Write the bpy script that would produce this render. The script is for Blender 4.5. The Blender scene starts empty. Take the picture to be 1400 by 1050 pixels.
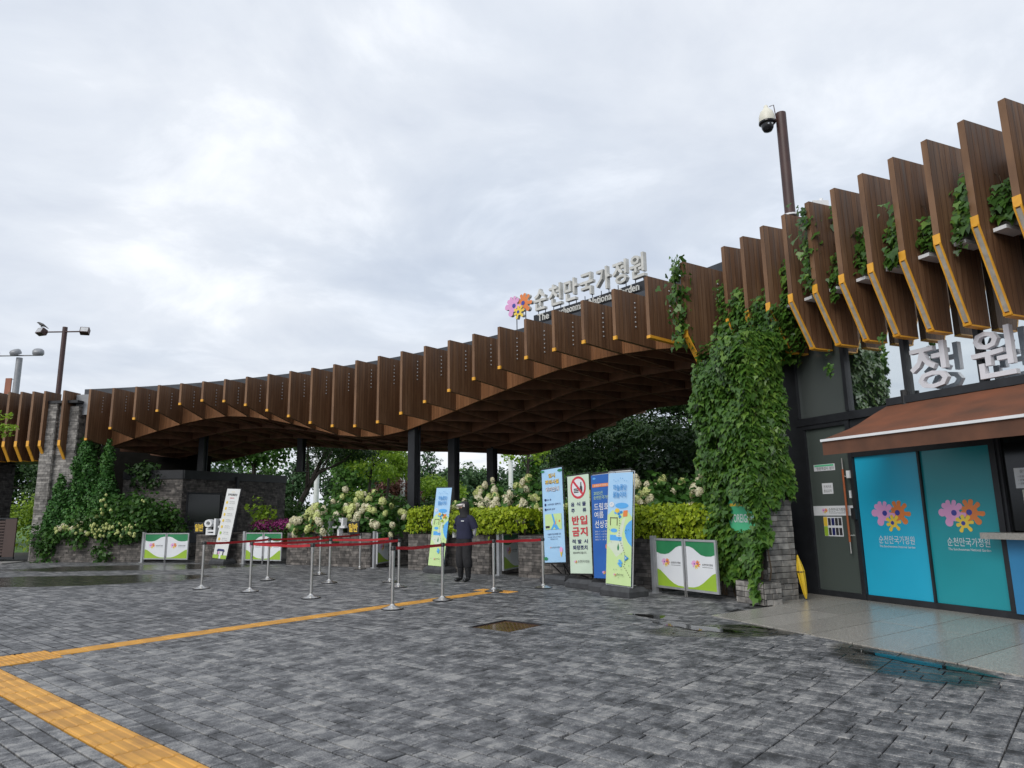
import bpy, bmesh, math, random
import numpy as np
from mathutils import Matrix, Vector, Euler
RNG = random.Random(7); NR = np.random.default_rng(7)
S = bpy.context.scene; COL = S.collection
# ------------------------------------------------------------------ camera
PITCH, ROLL, CAMH = math.radians(10.6), math.radians(0.9), 1.45
fw = Vector((0, math.cos(PITCH), math.sin(PITCH))); up0 = Vector((0, -math.sin(PITCH), math.cos(PITCH))); r0 = Vector((1, 0, 0))
cr, sr = math.cos(ROLL), math.sin(ROLL)
cam_r = cr * r0 - sr * up0; cam_u = cr * up0 + sr * r0
cd = bpy.data.cameras.new('camera'); cam = bpy.data.objects.new('camera', cd); COL.objects.link(cam)
cam.matrix_world = Matrix(((cam_r.x, cam_u.x, -fw.x, 0), (cam_r.y, cam_u.y, -fw.y, 0), (cam_r.z, cam_u.z, -fw.z, CAMH), (0, 0, 0, 1)))
cd.sensor_width = 36; cd.lens = 940 / 1400 * 36; cd.clip_start = 0.05; cd.clip_end = 3000
S.camera = cam
# ------------------------------------------------------------------ sky, sun, exposure
SUN_EL, SUN_AZ = math.radians(36), math.radians(-148)
W = bpy.data.worlds.new('World'); S.world = W; W.use_nodes = True
nt = W.node_tree; nt.nodes.clear()
def N(tree, t, **k):
    n = tree.nodes.new(t)
    for a, v in k.items():
        if a.startswith('i_'):
            n.inputs[a[2:].replace('_', ' ')].default_value = v
        else: setattr(n, a, v)
    return n
def L(tree, a, b): tree.links.new(a, b)
sky = N(nt, 'ShaderNodeTexSky', sky_type='NISHITA', sun_disc=False, sun_elevation=SUN_EL, sun_rotation=SUN_AZ, air_density=1.5, dust_density=3)
bg1 = N(nt, 'ShaderNodeBackground'); bg1.inputs[1].default_value = 0.1
L(nt, sky.outputs[0], bg1.inputs[0])
tc = N(nt, 'ShaderNodeTexCoord'); sep = N(nt, 'ShaderNodeSeparateXYZ'); L(nt, tc.outputs['Generated'], sep.inputs[0])
zz = N(nt, 'ShaderNodeMath', operation='MAXIMUM'); L(nt, sep.outputs[2], zz.inputs[0]); zz.inputs[1].default_value = 0.0
za = N(nt, 'ShaderNodeMath', operation='ADD'); L(nt, zz.outputs[0], za.inputs[0]); za.inputs[1].default_value = 0.22
dx = N(nt, 'ShaderNodeMath', operation='DIVIDE'); L(nt, sep.outputs[0], dx.inputs[0]); L(nt, za.outputs[0], dx.inputs[1])
dy = N(nt, 'ShaderNodeMath', operation='DIVIDE'); L(nt, sep.outputs[1], dy.inputs[0]); L(nt, za.outputs[0], dy.inputs[1])
cmb = N(nt, 'ShaderNodeCombineXYZ'); L(nt, dx.outputs[0], cmb.inputs[0]); L(nt, dy.outputs[0], cmb.inputs[1])
n1 = N(nt, 'ShaderNodeTexNoise', i_Scale=2.1, i_Detail=10.0, i_Roughness=0.58, i_Distortion=0.35); L(nt, cmb.outputs[0], n1.inputs['Vector'])
mpw = N(nt, 'ShaderNodeMapping'); mpw.inputs['Location'].default_value = (4.3, 1.1, 0); mpw.inputs['Scale'].default_value = (0.75, 1.0, 1); L(nt, cmb.outputs[0], mpw.inputs[0])
n2 = N(nt, 'ShaderNodeTexNoise', i_Scale=0.9, i_Detail=4.0, i_Roughness=0.5); L(nt, mpw.outputs[0], n2.inputs['Vector'])
rp = N(nt, 'ShaderNodeValToRGB'); L(nt, n1.outputs[0], rp.inputs[0])
e = rp.color_ramp.elements; e[0].position = .33; e[0].color = (.54, .575, .64, 1); e[1].position = .66; e[1].color = (.775, .795, .83, 1)
m = e.new(.52); m.color = (.63, .66, .71, 1)
rp2 = N(nt, 'ShaderNodeValToRGB'); L(nt, n2.outputs[0], rp2.inputs[0])
e = rp2.color_ramp.elements; e[0].position = .35; e[0].color = (.77, .815, .88, 1); e[1].position = .64; e[1].color = (1.10, 1.09, 1.075, 1)
mx = N(nt, 'ShaderNodeMix', data_type='RGBA', blend_type='MULTIPLY'); mx.inputs[0].default_value = 1; L(nt, rp.outputs[0], mx.inputs[6]); L(nt, rp2.outputs[0], mx.inputs[7])
bg2 = N(nt, 'ShaderNodeBackground'); bg2.inputs[1].default_value = 1.07; L(nt, mx.outputs[2], bg2.inputs[0])
ms = N(nt, 'ShaderNodeMixShader'); ms.inputs[0].default_value = .94; L(nt, bg1.outputs[0], ms.inputs[1]); L(nt, bg2.outputs[0], ms.inputs[2])
wo = N(nt, 'ShaderNodeOutputWorld'); L(nt, ms.outputs[0], wo.inputs[0])
sd = bpy.data.lights.new('sun', 'SUN'); sd.energy = 1.5; sd.angle = math.radians(40); sd.color = (1, .97, .92)
so = bpy.data.objects.new('sun', sd); COL.objects.link(so)
sdir = Vector((math.sin(SUN_AZ) * math.cos(SUN_EL), math.cos(SUN_AZ) * math.cos(SUN_EL), math.sin(SUN_EL)))
so.rotation_euler = sdir.to_track_quat('Z', 'Y').to_euler()
S.view_settings.view_transform = 'Standard'; S.view_settings.look = 'None'; S.view_settings.exposure = 0.35; S.view_settings.gamma = 1
S.render.engine = 'CYCLES'; S.cycles.use_denoising = True; S.cycles.max_bounces = 6; S.cycles.transparent_max_bounces = 12
try: S.cycles.denoiser = 'OPENIMAGEDENOISE'
except Exception: pass

# ------------------------------------------------------------------ helpers
class MB:
    def __init__(s): s.v = []; s.f = []; s.m = []; s.cur = 0
    def add(s, vs, fs):
        b = len(s.v); s.v += [tuple(v) for v in vs]; s.f += [tuple(i + b for i in f) for f in fs]; s.m += [s.cur] * len(fs); return s
    def box(s, c, d, M=None):
        x, y, z = d[0] / 2, d[1] / 2, d[2] / 2
        vs = [Vector((c[0] + i * x, c[1] + j * y, c[2] + k * z)) for k in (-1, 1) for j in (-1, 1) for i in (-1, 1)]
        if M is not None: vs = [M @ v for v in vs]
        return s.add(vs, [(0, 2, 3, 1), (4, 5, 7, 6), (0, 1, 5, 4), (2, 6, 7, 3), (0, 4, 6, 2), (1, 3, 7, 5)])
    def obox(s, o, ax, ay, az):      # corner + three edge vectors
        o, ax, ay, az = map(Vector, (o, ax, ay, az))
        if ax.cross(ay).dot(az) < 0: ax, ay = ay, ax
        vs = [o + i * ax + j * ay + k * az for k in (0, 1) for j in (0, 1) for i in (0, 1)]
        return s.add(vs, [(0, 2, 3, 1), (4, 5, 7, 6), (0, 1, 5, 4), (2, 6, 7, 3), (0, 4, 6, 2), (1, 3, 7, 5)])
    def tube(s, pts, rads, n=8, cap=True):
        pts = [Vector(p) for p in pts]
        if not isinstance(rads, (list, tuple)): rads = [rads] * len(pts)
        rings = []
        for i, p in enumerate(pts):
            t = (pts[min(i + 1, len(pts) - 1)] - pts[max(i - 1, 0)]).normalized()
            a = Vector((0, 0, 1)) if abs(t.z) < .9 else Vector((1, 0, 0))
            u = t.cross(a).normalized(); w = t.cross(u)
            rings.append([p + rads[i] * (math.cos(k * 2 * math.pi / n) * u + math.sin(k * 2 * math.pi / n) * w) for k in range(n)])
        vs = [v for r in rings for v in r]; fs = []
        for i in range(len(pts) - 1):
            for k in range(n):
                fs.append((i * n + k, (i + 1) * n + k, (i + 1) * n + (k + 1) % n, i * n + (k + 1) % n))
        if cap: fs.append(tuple(range(n))); fs.append(tuple(reversed(range((len(pts) - 1) * n, len(pts) * n))))
        return s.add(vs, fs)
    def lathe(s, prof, n=20, c=(0, 0, 0), M=None):
        vs = []
        for r, z in prof:
            for k in range(n):
                a = 2 * math.pi * k / n; vs.append(Vector((c[0] + r * math.cos(a), c[1] + r * math.sin(a), c[2] + z)))
        if M is not None: vs = [M @ v for v in vs]
        fs = []
        for i in range(len(prof) - 1):
            for k in range(n): fs.append((i * n + k, i * n + (k + 1) % n, (i + 1) * n + (k + 1) % n, (i + 1) * n + k))
        fs.append(tuple(reversed(range(n)))); fs.append(tuple(range((len(prof) - 1) * n, len(prof) * n)))
        return s.add(vs, fs)
    def prism(s, poly, ext, M=None):       # polygon in local XY, extruded 0..ext in local Z
        n = len(poly); vs = [Vector((p[0], p[1], 0)) for p in poly] + [Vector((p[0], p[1], ext)) for p in poly]
        if M is not None: vs = [M @ v for v in vs]
        fs = [tuple(reversed(range(n))), tuple(range(n, 2 * n))] + [(i, (i + 1) % n, n + (i + 1) % n, n + i) for i in range(n)]
        return s.add(vs, fs)
    def raw(s, vs, fs, M=None):
        return s.add([M @ Vector(v) for v in vs] if M is not None else vs, fs)
PAR = {}
def tag(o, label=None, cat=None, group=None, kind=None):
    if label: o['label'] = label
    if cat: o['category'] = cat
    if group: o['group'] = group
    if kind: o['kind'] = kind
    return o
def thing(name, label, cat, loc=(0, 0, 0), rotz=0, group=None):
    o = bpy.data.objects.new(name, None); COL.objects.link(o); o.empty_display_size = .2
    o.location = loc; o.rotation_euler = (0, 0, rotz); tag(o, label, cat, group)
    PAR[o.name] = Matrix.Translation(Vector(loc)) @ Matrix.Rotation(rotz, 4, 'Z')
    return o
def put(name, me, mats, parent=None, mw=None, label=None, kind=None):
    """link a mesh; mw = its world matrix (default identity)"""
    if mats is not None:
        if not isinstance(mats, (list, tuple)): mats = [mats]
        if len(me.materials) == 0:
            for m_ in mats: me.materials.append(m_)
    o = bpy.data.objects.new(name, me); COL.objects.link(o)
    w = mw if mw is not None else Matrix.Identity(4)
    PAR[o.name] = w
    if parent is not None:
        o.parent = parent; o.matrix_parent_inverse = Matrix.Identity(4); o.matrix_basis = PAR[parent.name].inverted() @ w
    else: o.matrix_basis = w
    tag(o, label, None, None, kind)
    return o
def mesh(mb, name='mesh', smooth=False):
    me = bpy.data.meshes.new(name); me.from_pydata(mb.v, [], mb.f)
    if any(mb.m): me.polygons.foreach_set('material_index', mb.m)
    if smooth:
        me.polygons.foreach_set('use_smooth', [True] * len(me.polygons))
        try: me.set_sharp_from_angle(angle=math.radians(40))
        except Exception: pass
    me.update(); return me
def ob(name, mb, mats, parent=None, mw=None, label=None, kind=None, smooth=False):
    """mesh vertices are in world coordinates unless mw is given; origin moves to the parent's"""
    if mw is None and parent is not None:
        inv = PAR[parent.name].inverted(); mb.v = [tuple(inv @ Vector(v)) for v in mb.v]; mw = PAR[parent.name]
    return put(name, mesh(mb, name, smooth), mats, parent, mw, label, kind)
def frame(o, right, upv):
    r = Vector(right).normalized(); u = Vector(upv).normalized(); n = r.cross(u).normalized()
    return Matrix(((r.x, u.x, n.x, o[0]), (r.y, u.y, n.y, o[1]), (r.z, u.z, n.z, o[2]), (0, 0, 0, 1)))
_tc = {}
def text_geo(body, size=1.0, ext=0.0, bold=0.0, align='CENTER', space=1.0):
    k = (body, size, ext, bold, align, space)
    if k in _tc: return _tc[k]
    c = bpy.data.curves.new('text', 'FONT'); c.body = body; c.size = size; c.extrude = ext; c.offset = bold; c.align_x = align; c.resolution_u = 2; c.space_character = space
    o = bpy.data.objects.new('text', c); me = o.to_mesh()
    vs = [v.co.copy() for v in me.vertices]; fs = [tuple(p.vertices) for p in me.polygons]
    o.to_mesh_clear(); bpy.data.objects.remove(o); bpy.data.curves.remove(c)
    _tc[k] = (vs, fs); return _tc[k]
def fit_text(body, w, h, ext=0.0, bold=0.0):
    """text scaled to fill a w x h box centred on the origin"""
    vs, fs = text_geo(body, 1.0, 0.0 if ext == 0 else 0.5, bold)
    xs = [v.x for v in vs]; ys = [v.y for v in vs]
    cx, cy = (min(xs) + max(xs)) / 2, (min(ys) + max(ys)) / 2; sx = w / (max(xs) - min(xs)); sy = h / (max(ys) - min(ys))
    return [Vector(((v.x - cx) * sx, (v.y - cy) * sy, v.z * ext)) for v in vs], fs
# ------------------------------------------------------------------ materials
def newmat(name):
    m = bpy.data.materials.new(name); m.use_nodes = True; t = m.node_tree
    b = t.nodes['Principled BSDF']; return m, t, b
def setin(b, **k):
    for a, v in k.items():
        a = a.replace('_', ' ')
        if a in b.inputs: b.inputs[a].default_value = v
def c4(c): return (c[0], c[1], c[2], 1)
def pos(t, stretch=(1, 1, 1), obj=False):
    g = N(t, 'ShaderNodeTexCoord').outputs['Object'] if obj else N(t, 'ShaderNodeNewGeometry').outputs['Position']
    mp = N(t, 'ShaderNodeMapping'); mp.inputs['Scale'].default_value = stretch; L(t, g, mp.inputs[0]); return mp.outputs[0]
def pm(name, c1, c2=None, scale=6, rough=.6, bump=0, metallic=0, stretch=(1, 1, 1), spec=.5, detail=5, lo=.35, hi=.65, isl=0, rvar=0.0, coat=0):
    m, t, b = newmat(name); setin(b, Roughness=rough, Metallic=metallic, Specular_IOR_Level=spec, Coat_Weight=coat)
    if c2 is None: c2 = tuple(x * .8 for x in c1)
    n = N(t, 'ShaderNodeTexNoise', i_Scale=scale, i_Detail=float(detail)); L(t, pos(t, stretch), n.inputs['Vector'])
    r = N(t, 'ShaderNodeValToRGB'); r.color_ramp.elements[0].position = lo; r.color_ramp.elements[1].position = hi
    r.color_ramp.elements[0].color = c4(c1); r.color_ramp.elements[1].color = c4(c2); L(t, n.outputs[0], r.inputs[0])
    out = r.outputs[0]
    if isl:
        g = N(t, 'ShaderNodeNewGeometry'); oi = N(t, 'ShaderNodeObjectInfo')
        a = N(t, 'ShaderNodeMath', operation='ADD'); L(t, g.outputs['Random Per Island'], a.inputs[0]); L(t, oi.outputs['Random'], a.inputs[1])
        fr = N(t, 'ShaderNodeMath', operation='FRACT'); L(t, a.outputs[0], fr.inputs[0])
        mr = N(t, 'ShaderNodeMapRange'); mr.inputs[3].default_value = 1 - isl; mr.inputs[4].default_value = 1 + isl; L(t, fr.outputs[0], mr.inputs[0])
        vm = N(t, 'ShaderNodeVectorMath', operation='SCALE'); L(t, out, vm.inputs[0]); L(t, mr.outputs[0], vm.inputs['Scale']); out = vm.outputs[0]
    L(t, out, b.inputs['Base Color'])
    if rvar:
        mr2 = N(t, 'ShaderNodeMapRange'); mr2.inputs[3].default_value = rough - rvar; mr2.inputs[4].default_value = rough + rvar; L(t, n.outputs[0], mr2.inputs[0]); L(t, mr2.outputs[0], b.inputs['Roughness'])
    if bump:
        bp = N(t, 'ShaderNodeBump'); bp.inputs['Strength'].default_value = bump; bp.inputs['Distance'].default_value = .02; L(t, n.outputs[0], bp.inputs['Height']); L(t, bp.outputs[0], b.inputs['Normal'])
    return m
def leafmat(name, c1, c2, c3=None, trans=.25, rough=.45, spec=.3):
    m, t, b = newmat(name); setin(b, Roughness=rough, Specular_IOR_Level=spec)
    g = N(t, 'ShaderNodeNewGeometry'); oi = N(t, 'ShaderNodeObjectInfo')
    r = N(t, 'ShaderNodeValToRGB'); el = r.color_ramp.elements; el[0].color = c4(c1); el[1].color = c4(c3 or c2)
    if c3: q = el.new(.6); q.color = c4(c2)
    n = N(t, 'ShaderNodeTexNoise', i_Scale=1.3, i_Detail=2.0); L(t, g.outputs['Position'], n.inputs['Vector'])
    a = N(t, 'ShaderNodeMath', operation='MULTIPLY_ADD'); L(t, g.outputs['Random Per Island'], a.inputs[0]); a.inputs[1].default_value = .6; a.inputs[2].default_value = -.1
    ad = N(t, 'ShaderNodeMath', operation='MULTIPLY_ADD'); L(t, n.outputs[0], ad.inputs[0]); ad.inputs[1].default_value = .6; L(t, a.outputs[0], ad.inputs[2])
    L(t, ad.outputs[0], r.inputs[0]); L(t, r.outputs[0], b.inputs['Base Color'])
    tr = N(t, 'ShaderNodeBsdfTranslucent'); L(t, r.outputs[0], tr.inputs[0])
    mxs = N(t, 'ShaderNodeMixShader'); mxs.inputs[0].default_value = trans; L(t, b.outputs[0], mxs.inputs[1]); L(t, tr.outputs[0], mxs.inputs[2])
    L(t, mxs.outputs[0], t.nodes['Material Output'].inputs[0]); return m
def woodmat(name, dark, mid, light, plank=.115, axis=0, bleach=.55):
    m, t, b = newmat(name); setin(b, Roughness=.62, Specular_IOR_Level=.3)
    tcn = N(t, 'ShaderNodeTexCoord'); sp = N(t, 'ShaderNodeSeparateXYZ'); L(t, tcn.outputs['Object'], sp.inputs[0])
    oi = N(t, 'ShaderNodeObjectInfo')
    dv = N(t, 'ShaderNodeMath', operation='DIVIDE'); L(t, sp.outputs[axis], dv.inputs[0]); dv.inputs[1].default_value = plank
    fl = N(t, 'ShaderNodeMath', operation='FLOOR'); L(t, dv.outputs[0], fl.inputs[0]); fr = N(t, 'ShaderNodeMath', operation='FRACT'); L(t, dv.outputs[0], fr.inputs[0])
    cb = N(t, 'ShaderNodeCombineXYZ'); L(t, fl.outputs[0], cb.inputs[0]); L(t, oi.outputs['Random'], cb.inputs[1])
    wn = N(t, 'ShaderNodeTexWhiteNoise', noise_dimensions='3D'); L(t, cb.outputs[0], wn.inputs['Vector'])
    mp = N(t, 'ShaderNodeMapping'); mp.inputs['Scale'].default_value = (14, 14, .9); L(t, tcn.outputs['Object'], mp.inputs[0])
    av = N(t, 'ShaderNodeVectorMath', operation='ADD'); L(t, mp.outputs[0], av.inputs[0])
    sv = N(t, 'ShaderNodeVectorMath', operation='SCALE'); sv.inputs['Scale'].default_value = 17.0; L(t, wn.outputs['Color'], sv.inputs[0]); L(t, sv.outputs[0], av.inputs[1])
    gr = N(t, 'ShaderNodeTexNoise', i_Scale=1.0, i_Detail=8.0, i_Roughness=.65, i_Distortion=.6); L(t, av.outputs[0], gr.inputs['Vector'])
    mpw_ = N(t, 'ShaderNodeMapping'); mpw_.inputs['Scale'].default_value = (2.2, 2.2, .55); L(t, N(t, 'ShaderNodeNewGeometry').outputs['Position'], mpw_.inputs[0])
    wr = N(t, 'ShaderNodeTexNoise', i_Scale=1.0, i_Detail=4.0); L(t, mpw_.outputs[0], wr.inputs['Vector'])
    a = N(t, 'ShaderNodeMath', operation='MULTIPLY_ADD'); L(t, wn.outputs['Value'], a.inputs[0]); a.inputs[1].default_value = .16; L(t, gr.outputs[0], a.inputs[2])
    a2 = N(t, 'ShaderNodeMath', operation='MULTIPLY_ADD'); L(t, wr.outputs[0], a2.inputs[0]); a2.inputs[1].default_value = .5; L(t, a.outputs[0], a2.inputs[2])
    r = N(t, 'ShaderNodeValToRGB'); el = r.color_ramp.elements; el[0].position = .45; el[0].color = c4(dark); el[1].position = 1.15; el[1].color = c4(light); q = el.new(.82); q.color = c4(mid)
    L(t, a2.outputs[0], r.inputs[0])
    # rain-bleached grey towards the exposed upper edges
    sz_ = N(t, 'ShaderNodeSeparateXYZ'); L(t, N(t, 'ShaderNodeNewGeometry').outputs['Position'], sz_.inputs[0])
    zr = N(t, 'ShaderNodeMapRange'); zr.inputs[1].default_value = 5.0; zr.inputs[2].default_value = 6.3; L(t, sz_.outputs[2], zr.inputs[0])
    stn = N(t, 'ShaderNodeMapping'); stn.inputs['Scale'].default_value = (9, 9, .5); L(t, N(t, 'ShaderNodeNewGeometry').outputs['Position'], stn.inputs[0])
    sn_ = N(t, 'ShaderNodeTexNoise', i_Scale=1.0, i_Detail=6.0, i_Roughness=.7); L(t, stn.outputs[0], sn_.inputs['Vector'])
    sm_ = N(t, 'ShaderNodeMapRange', interpolation_type='SMOOTHSTEP'); sm_.inputs[1].default_value = .40; sm_.inputs[2].default_value = .68; L(t, sn_.outputs[0], sm_.inputs[0])
    bm_ = N(t, 'ShaderNodeMath', operation='MULTIPLY'); L(t, zr.outputs[0], bm_.inputs[0]); L(t, sm_.outputs[0], bm_.inputs[1]); bk = N(t, 'ShaderNodeMath', operation='MULTIPLY'); L(t, bm_.outputs[0], bk.inputs[0]); bk.inputs[1].default_value = bleach
    gm = N(t, 'ShaderNodeMix', data_type='RGBA'); L(t, bk.outputs[0], gm.inputs[0]); L(t, r.outputs[0], gm.inputs[6]); gm.inputs[7].default_value = (.105, .090, .082, 1)
    gp = N(t, 'ShaderNodeMath', operation='LESS_THAN'); L(t, fr.outputs[0], gp.inputs[0]); gp.inputs[1].default_value = .06
    mx_ = N(t, 'ShaderNodeMix', data_type='RGBA'); L(t, gp.outputs[0], mx_.inputs[0]); L(t, gm.outputs[2], mx_.inputs[6]); mx_.inputs[7].default_value = c4(tuple(x * .35 for x in dark))
    L(t, mx_.outputs[2], b.inputs['Base Color'])
    bp = N(t, 'ShaderNodeBump'); bp.inputs['Strength'].default_value = .35; bp.inputs['Distance'].default_value = .01
    hh = N(t, 'ShaderNodeMath', operation='SUBTRACT'); L(t, gr.outputs[0], hh.inputs[0]); L(t, gp.outputs[0], hh.inputs[1]); L(t, hh.outputs[0], bp.inputs['Height']); L(t, bp.outputs[0], b.inputs['Normal'])
    return m
M = {}
M['wood'] = woodmat('timber_cladding', (.094, .046, .022), (.140, .071, .035), (.195, .106, .056))
M['wood_r'] = woodmat('timber_cladding_weathered', (.088, .043, .021), (.138, .069, .034), (.205, .113, .062), bleach=.85)
M['wood_fascia'] = woodmat('fascia_cladding_skylit', (.13, .056, .022), (.20, .088, .036), (.27, .125, .055))  # lighter timber copy, sky light on the fascia put into its colour
M['wood_edge'] = pm('timber_edge', (.20, .105, .05), (.13, .065, .03), 5, .6, .1, stretch=(1, 1, .3))
M['soffit'] = pm('soffit_timber', (.24, .108, .058), (.155, .07, .038), 4, .7, .1, stretch=(1, 1, .3))
M['yellow'] = pm('yellow_painted_metal', (.80, .40, .035), (.70, .33, .03), 8, .45)
M['led'] = pm('led_strip_diffuser', (.45, .42, .36), (.32, .30, .26), 10, .35)
M['dark'] = pm('dark_metal', (.022, .024, .028), (.014, .015, .018), 4, .45, spec=.4)
M['flash'] = pm('roof_flashing', (.055, .060, .070), (.038, .042, .05), 3, .45, metallic=.3)
M['steel'] = pm('brushed_steel', (.62, .61, .59), (.5, .49, .47), 30, .32, metallic=1, stretch=(1, 1, .1))
M['grey'] = pm('grey_painted_metal', (.30, .31, .325), (.24, .25, .265), 5, .45, metallic=.3)
M['alu'] = pm('aluminium_frame', (.46, .47, .48), (.38, .39, .40), 6, .4, metallic=.5)
M['white'] = pm('white_paint', (.74, .75, .76), (.66, .67, .68), 4, .5)
M['offwhite'] = pm('offwhite_letters', (.60, .60, .57), (.47, .47, .44), 5, .5)
M['cream'] = pm('cream_plastic', (.72, .70, .60), (.66, .64, .54), 4, .4)
M['black'] = pm('black_plastic', (.012, .012, .013), (.02, .02, .021), 6, .45)
M['rubber'] = pm('weighted_rubber_base', (.032, .033, .036), (.05, .052, .056), 8, .6)
M['brown_metal'] = pm('brown_painted_pole', (.060, .026, .022), (.045, .020, .018), 4, .5)
M['red'] = pm('red_belt', (.42, .012, .020), (.33, .01, .016), 12, .6)
M['print_white'] = pm('printed_white', (.68, .70, .72), (.64, .66, .69), 3, .35)
M['print_green'] = pm('printed_green', (.028, .22, .085), (.02, .18, .07), 3, .35)
M['print_lime'] = pm('printed_lime', (.30, .46, .035), (.26, .42, .04), 3, .35)
M['ink'] = pm('printed_ink', (.03, .03, .035), (.04, .04, .045), 3, .4)
M['navy_ink'] = pm('printed_navy', (.018, .022, .12), (.015, .02, .10), 3, .4)
M['red_ink'] = pm('printed_red', (.56, .04, .06), (.5, .035, .05), 3, .4)
M['pink'] = pm('petal_pink', (.72, .36, .62), (.68, .33, .58), 3, .4)
M['orange'] = pm('petal_orange', (.72, .22, .055), (.68, .20, .05), 3, .4)
M['petal_yellow'] = pm('petal_yellow', (.82, .60, .07), (.78, .55, .06), 3, .4)
M['petal_blue'] = pm('petal_centre_blue', (.045, .06, .34), (.04, .055, .3), 3, .4)
M['blue_film'] = pm('blue_window_film', (.020, .41, .62), (.018, .385, .585), 1.2, .3, detail=2)
M['teal_film'] = pm('teal_window_film', (.014, .29, .34), (.012, .27, .315), 1.2, .3, detail=2)
M['blue_panel'] = pm('blue_counter_panel', (.03, .21, .42), (.028, .19, .39), 2, .4)
M['mint'] = pm('mint_banner', (.56, .68, .55), (.53, .65, .52), 2, .45)
M['sky_print'] = pm('pale_blue_banner', (.34, .56, .80), (.38, .60, .82), 3, .45)
M['royal'] = pm('royal_blue_banner', (.016, .10, .38), (.02, .12, .42), 2, .45)
M['map_green'] = pm('map_green', (.50, .68, .30), (.54, .70, .34), 3, .45)
M['map_blue'] = pm('map_blue', (.085, .36, .74), (.10, .38, .76), 3, .45)
M['map_pale'] = pm('map_path', (.58, .66, .52), (.60, .68, .54), 3, .45)
M['title_blue'] = pm('title_blue', (.02, .23, .56), (.02, .21, .52), 3, .45)
M['gold'] = pm('printed_gold', (.75, .52, .06), (.70, .48, .05), 3, .45)
M['sign_green'] = pm('green_wall_sign', (.10, .52, .27), (.08, .46, .24), 2, .35)
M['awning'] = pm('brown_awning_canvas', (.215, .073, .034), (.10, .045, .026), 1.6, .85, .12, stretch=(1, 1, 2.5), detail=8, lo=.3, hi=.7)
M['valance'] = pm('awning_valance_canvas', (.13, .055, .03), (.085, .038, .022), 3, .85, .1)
M['granite'] = pm('granite_slab', (.38, .362, .325), (.215, .205, .187), 55, .27, .05, lo=.36, hi=.64, isl=.10, rvar=.10, detail=3)
M['counter'] = pm('counter_stone', (.36, .34, .31), (.26, .25, .23), 50, .4)
M['stone'] = pm('split_stone', (.16, .15, .14), (.07, .067, .064), 7, .75, .5, isl=.5)
M['stone_light'] = pm('split_stone_pale', (.27, .255, .235), (.12, .114, .108), 8, .75, .5, isl=.45)
M['brick'] = pm('dark_brick', (.145, .130, .118), (.060, .055, .051), 7, .75, .5, isl=.5)
M['mortar'] = pm('dark_mortar', (.026, .025, .024), (.018, .017, .017), 8, .85)
M['soil'] = pm('soil', (.035, .025, .018), (.02, .015, .01), 8, .9)
M['joint'] = pm('joint_sand', (.040, .039, .037), (.03, .03, .029), 9, .8)
M['grass'] = pm('lawn', (.085, .19, .028), (.055, .125, .02), 3, .8, .3)
M['tactile'] = pm('tactile_yellow', (.60, .30, .045), (.38, .185, .035), 3.5, .55, .08, lo=.42, hi=.72, isl=.14, detail=9)
M['rust'] = pm('rusted_cover', (.10, .05, .026), (.06, .03, .017), 5, .16, rvar=.06)
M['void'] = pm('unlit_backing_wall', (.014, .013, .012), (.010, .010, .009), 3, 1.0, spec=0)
M['bark'] = pm('bark', (.045, .035, .028), (.025, .02, .017), 9, .85, .6, stretch=(1, 1, .3))
M['stem'] = pm('vine_stem', (.09, .06, .035), (.05, .035, .02), 9, .8)
M['navy_cloth'] = pm('navy_tshirt', (.014, .016, .045), (.010, .012, .034), 9, .85, .15)
M['black_cloth'] = pm('black_cloth', (.010, .010, .012), (.016, .016, .018), 9, .85, .15)
M['boot'] = pm('black_rubber_boot', (.012, .012, .013), (.018, .018, .02), 9, .25)
M['sleeve'] = pm('white_arm_sleeve', (.66, .66, .70), (.58, .58, .62), 9, .8)
M['skin'] = pm('skin', (.42, .25, .17), (.38, .22, .15), 9, .55)
M['visor'] = pm('white_visor', (.72, .66, .64), (.66, .60, .58), 6, .6)
M['umbrella'] = pm('yellow_umbrella', (.62, .42, .02), (.55, .36, .02), 6, .5)
M['gate_brown'] = pm('brown_gate_metal', (.062, .036, .030), (.05, .03, .025), 3, .5)
M['dark_gap'] = pm('dark_interior', (.006, .006, .007), (.009, .009, .010), 3, .6)
M['conc'] = pm('concrete', (.27, .265, .25), (.20, .195, .185), 5, .75, .2)
M['roofing'] = pm('roofing', (.06, .06, .062), (.045, .045, .047), 3, .8)
M['lf_ivy'] = leafmat('ivy_leaf', (.020, .058, .009), (.065, .155, .022), (.19, .31, .045), .25, .35, .45)
M['lf_hyd'] = leafmat('hydrangea_leaf', (.025, .075, .014), (.055, .145, .026), (.11, .23, .045))
M['lf_shrub'] = leafmat('shrub_leaf', (.016, .050, .010), (.042, .115, .018), (.10, .20, .03))
M['lf_conifer'] = leafmat('conifer_leaf', (.020, .075, .016), (.050, .145, .028), (.10, .22, .042), .12)
M['lf_box'] = leafmat('boxwood_leaf', (.10, .17, .010), (.30, .40, .018), (.50, .56, .04), .3)
M['lf_lime'] = leafmat('lime_leaf', (.11, .21, .018), (.25, .39, .035), (.40, .53, .06), .38)
M['lf_dark'] = leafmat('dark_evergreen_leaf', (.010, .030, .008), (.028, .068, .015), (.065, .125, .03), .1)
M['lf_mid'] = leafmat('broad_leaf', (.030, .080, .016), (.075, .17, .032), (.15, .27, .055), .28)
M['lf_far'] = leafmat('far_leaf', (.030, .065, .028), (.055, .115, .045), (.10, .17, .07), .2)
M['lf_red'] = leafmat('copper_leaf', (.06, .022, .018), (.15, .06, .045), (.22, .11, .08), .2)
M['lf_grass'] = leafmat('tall_grass_blade', (.06, .14, .02), (.12, .24, .035), (.20, .34, .06), .3)
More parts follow.
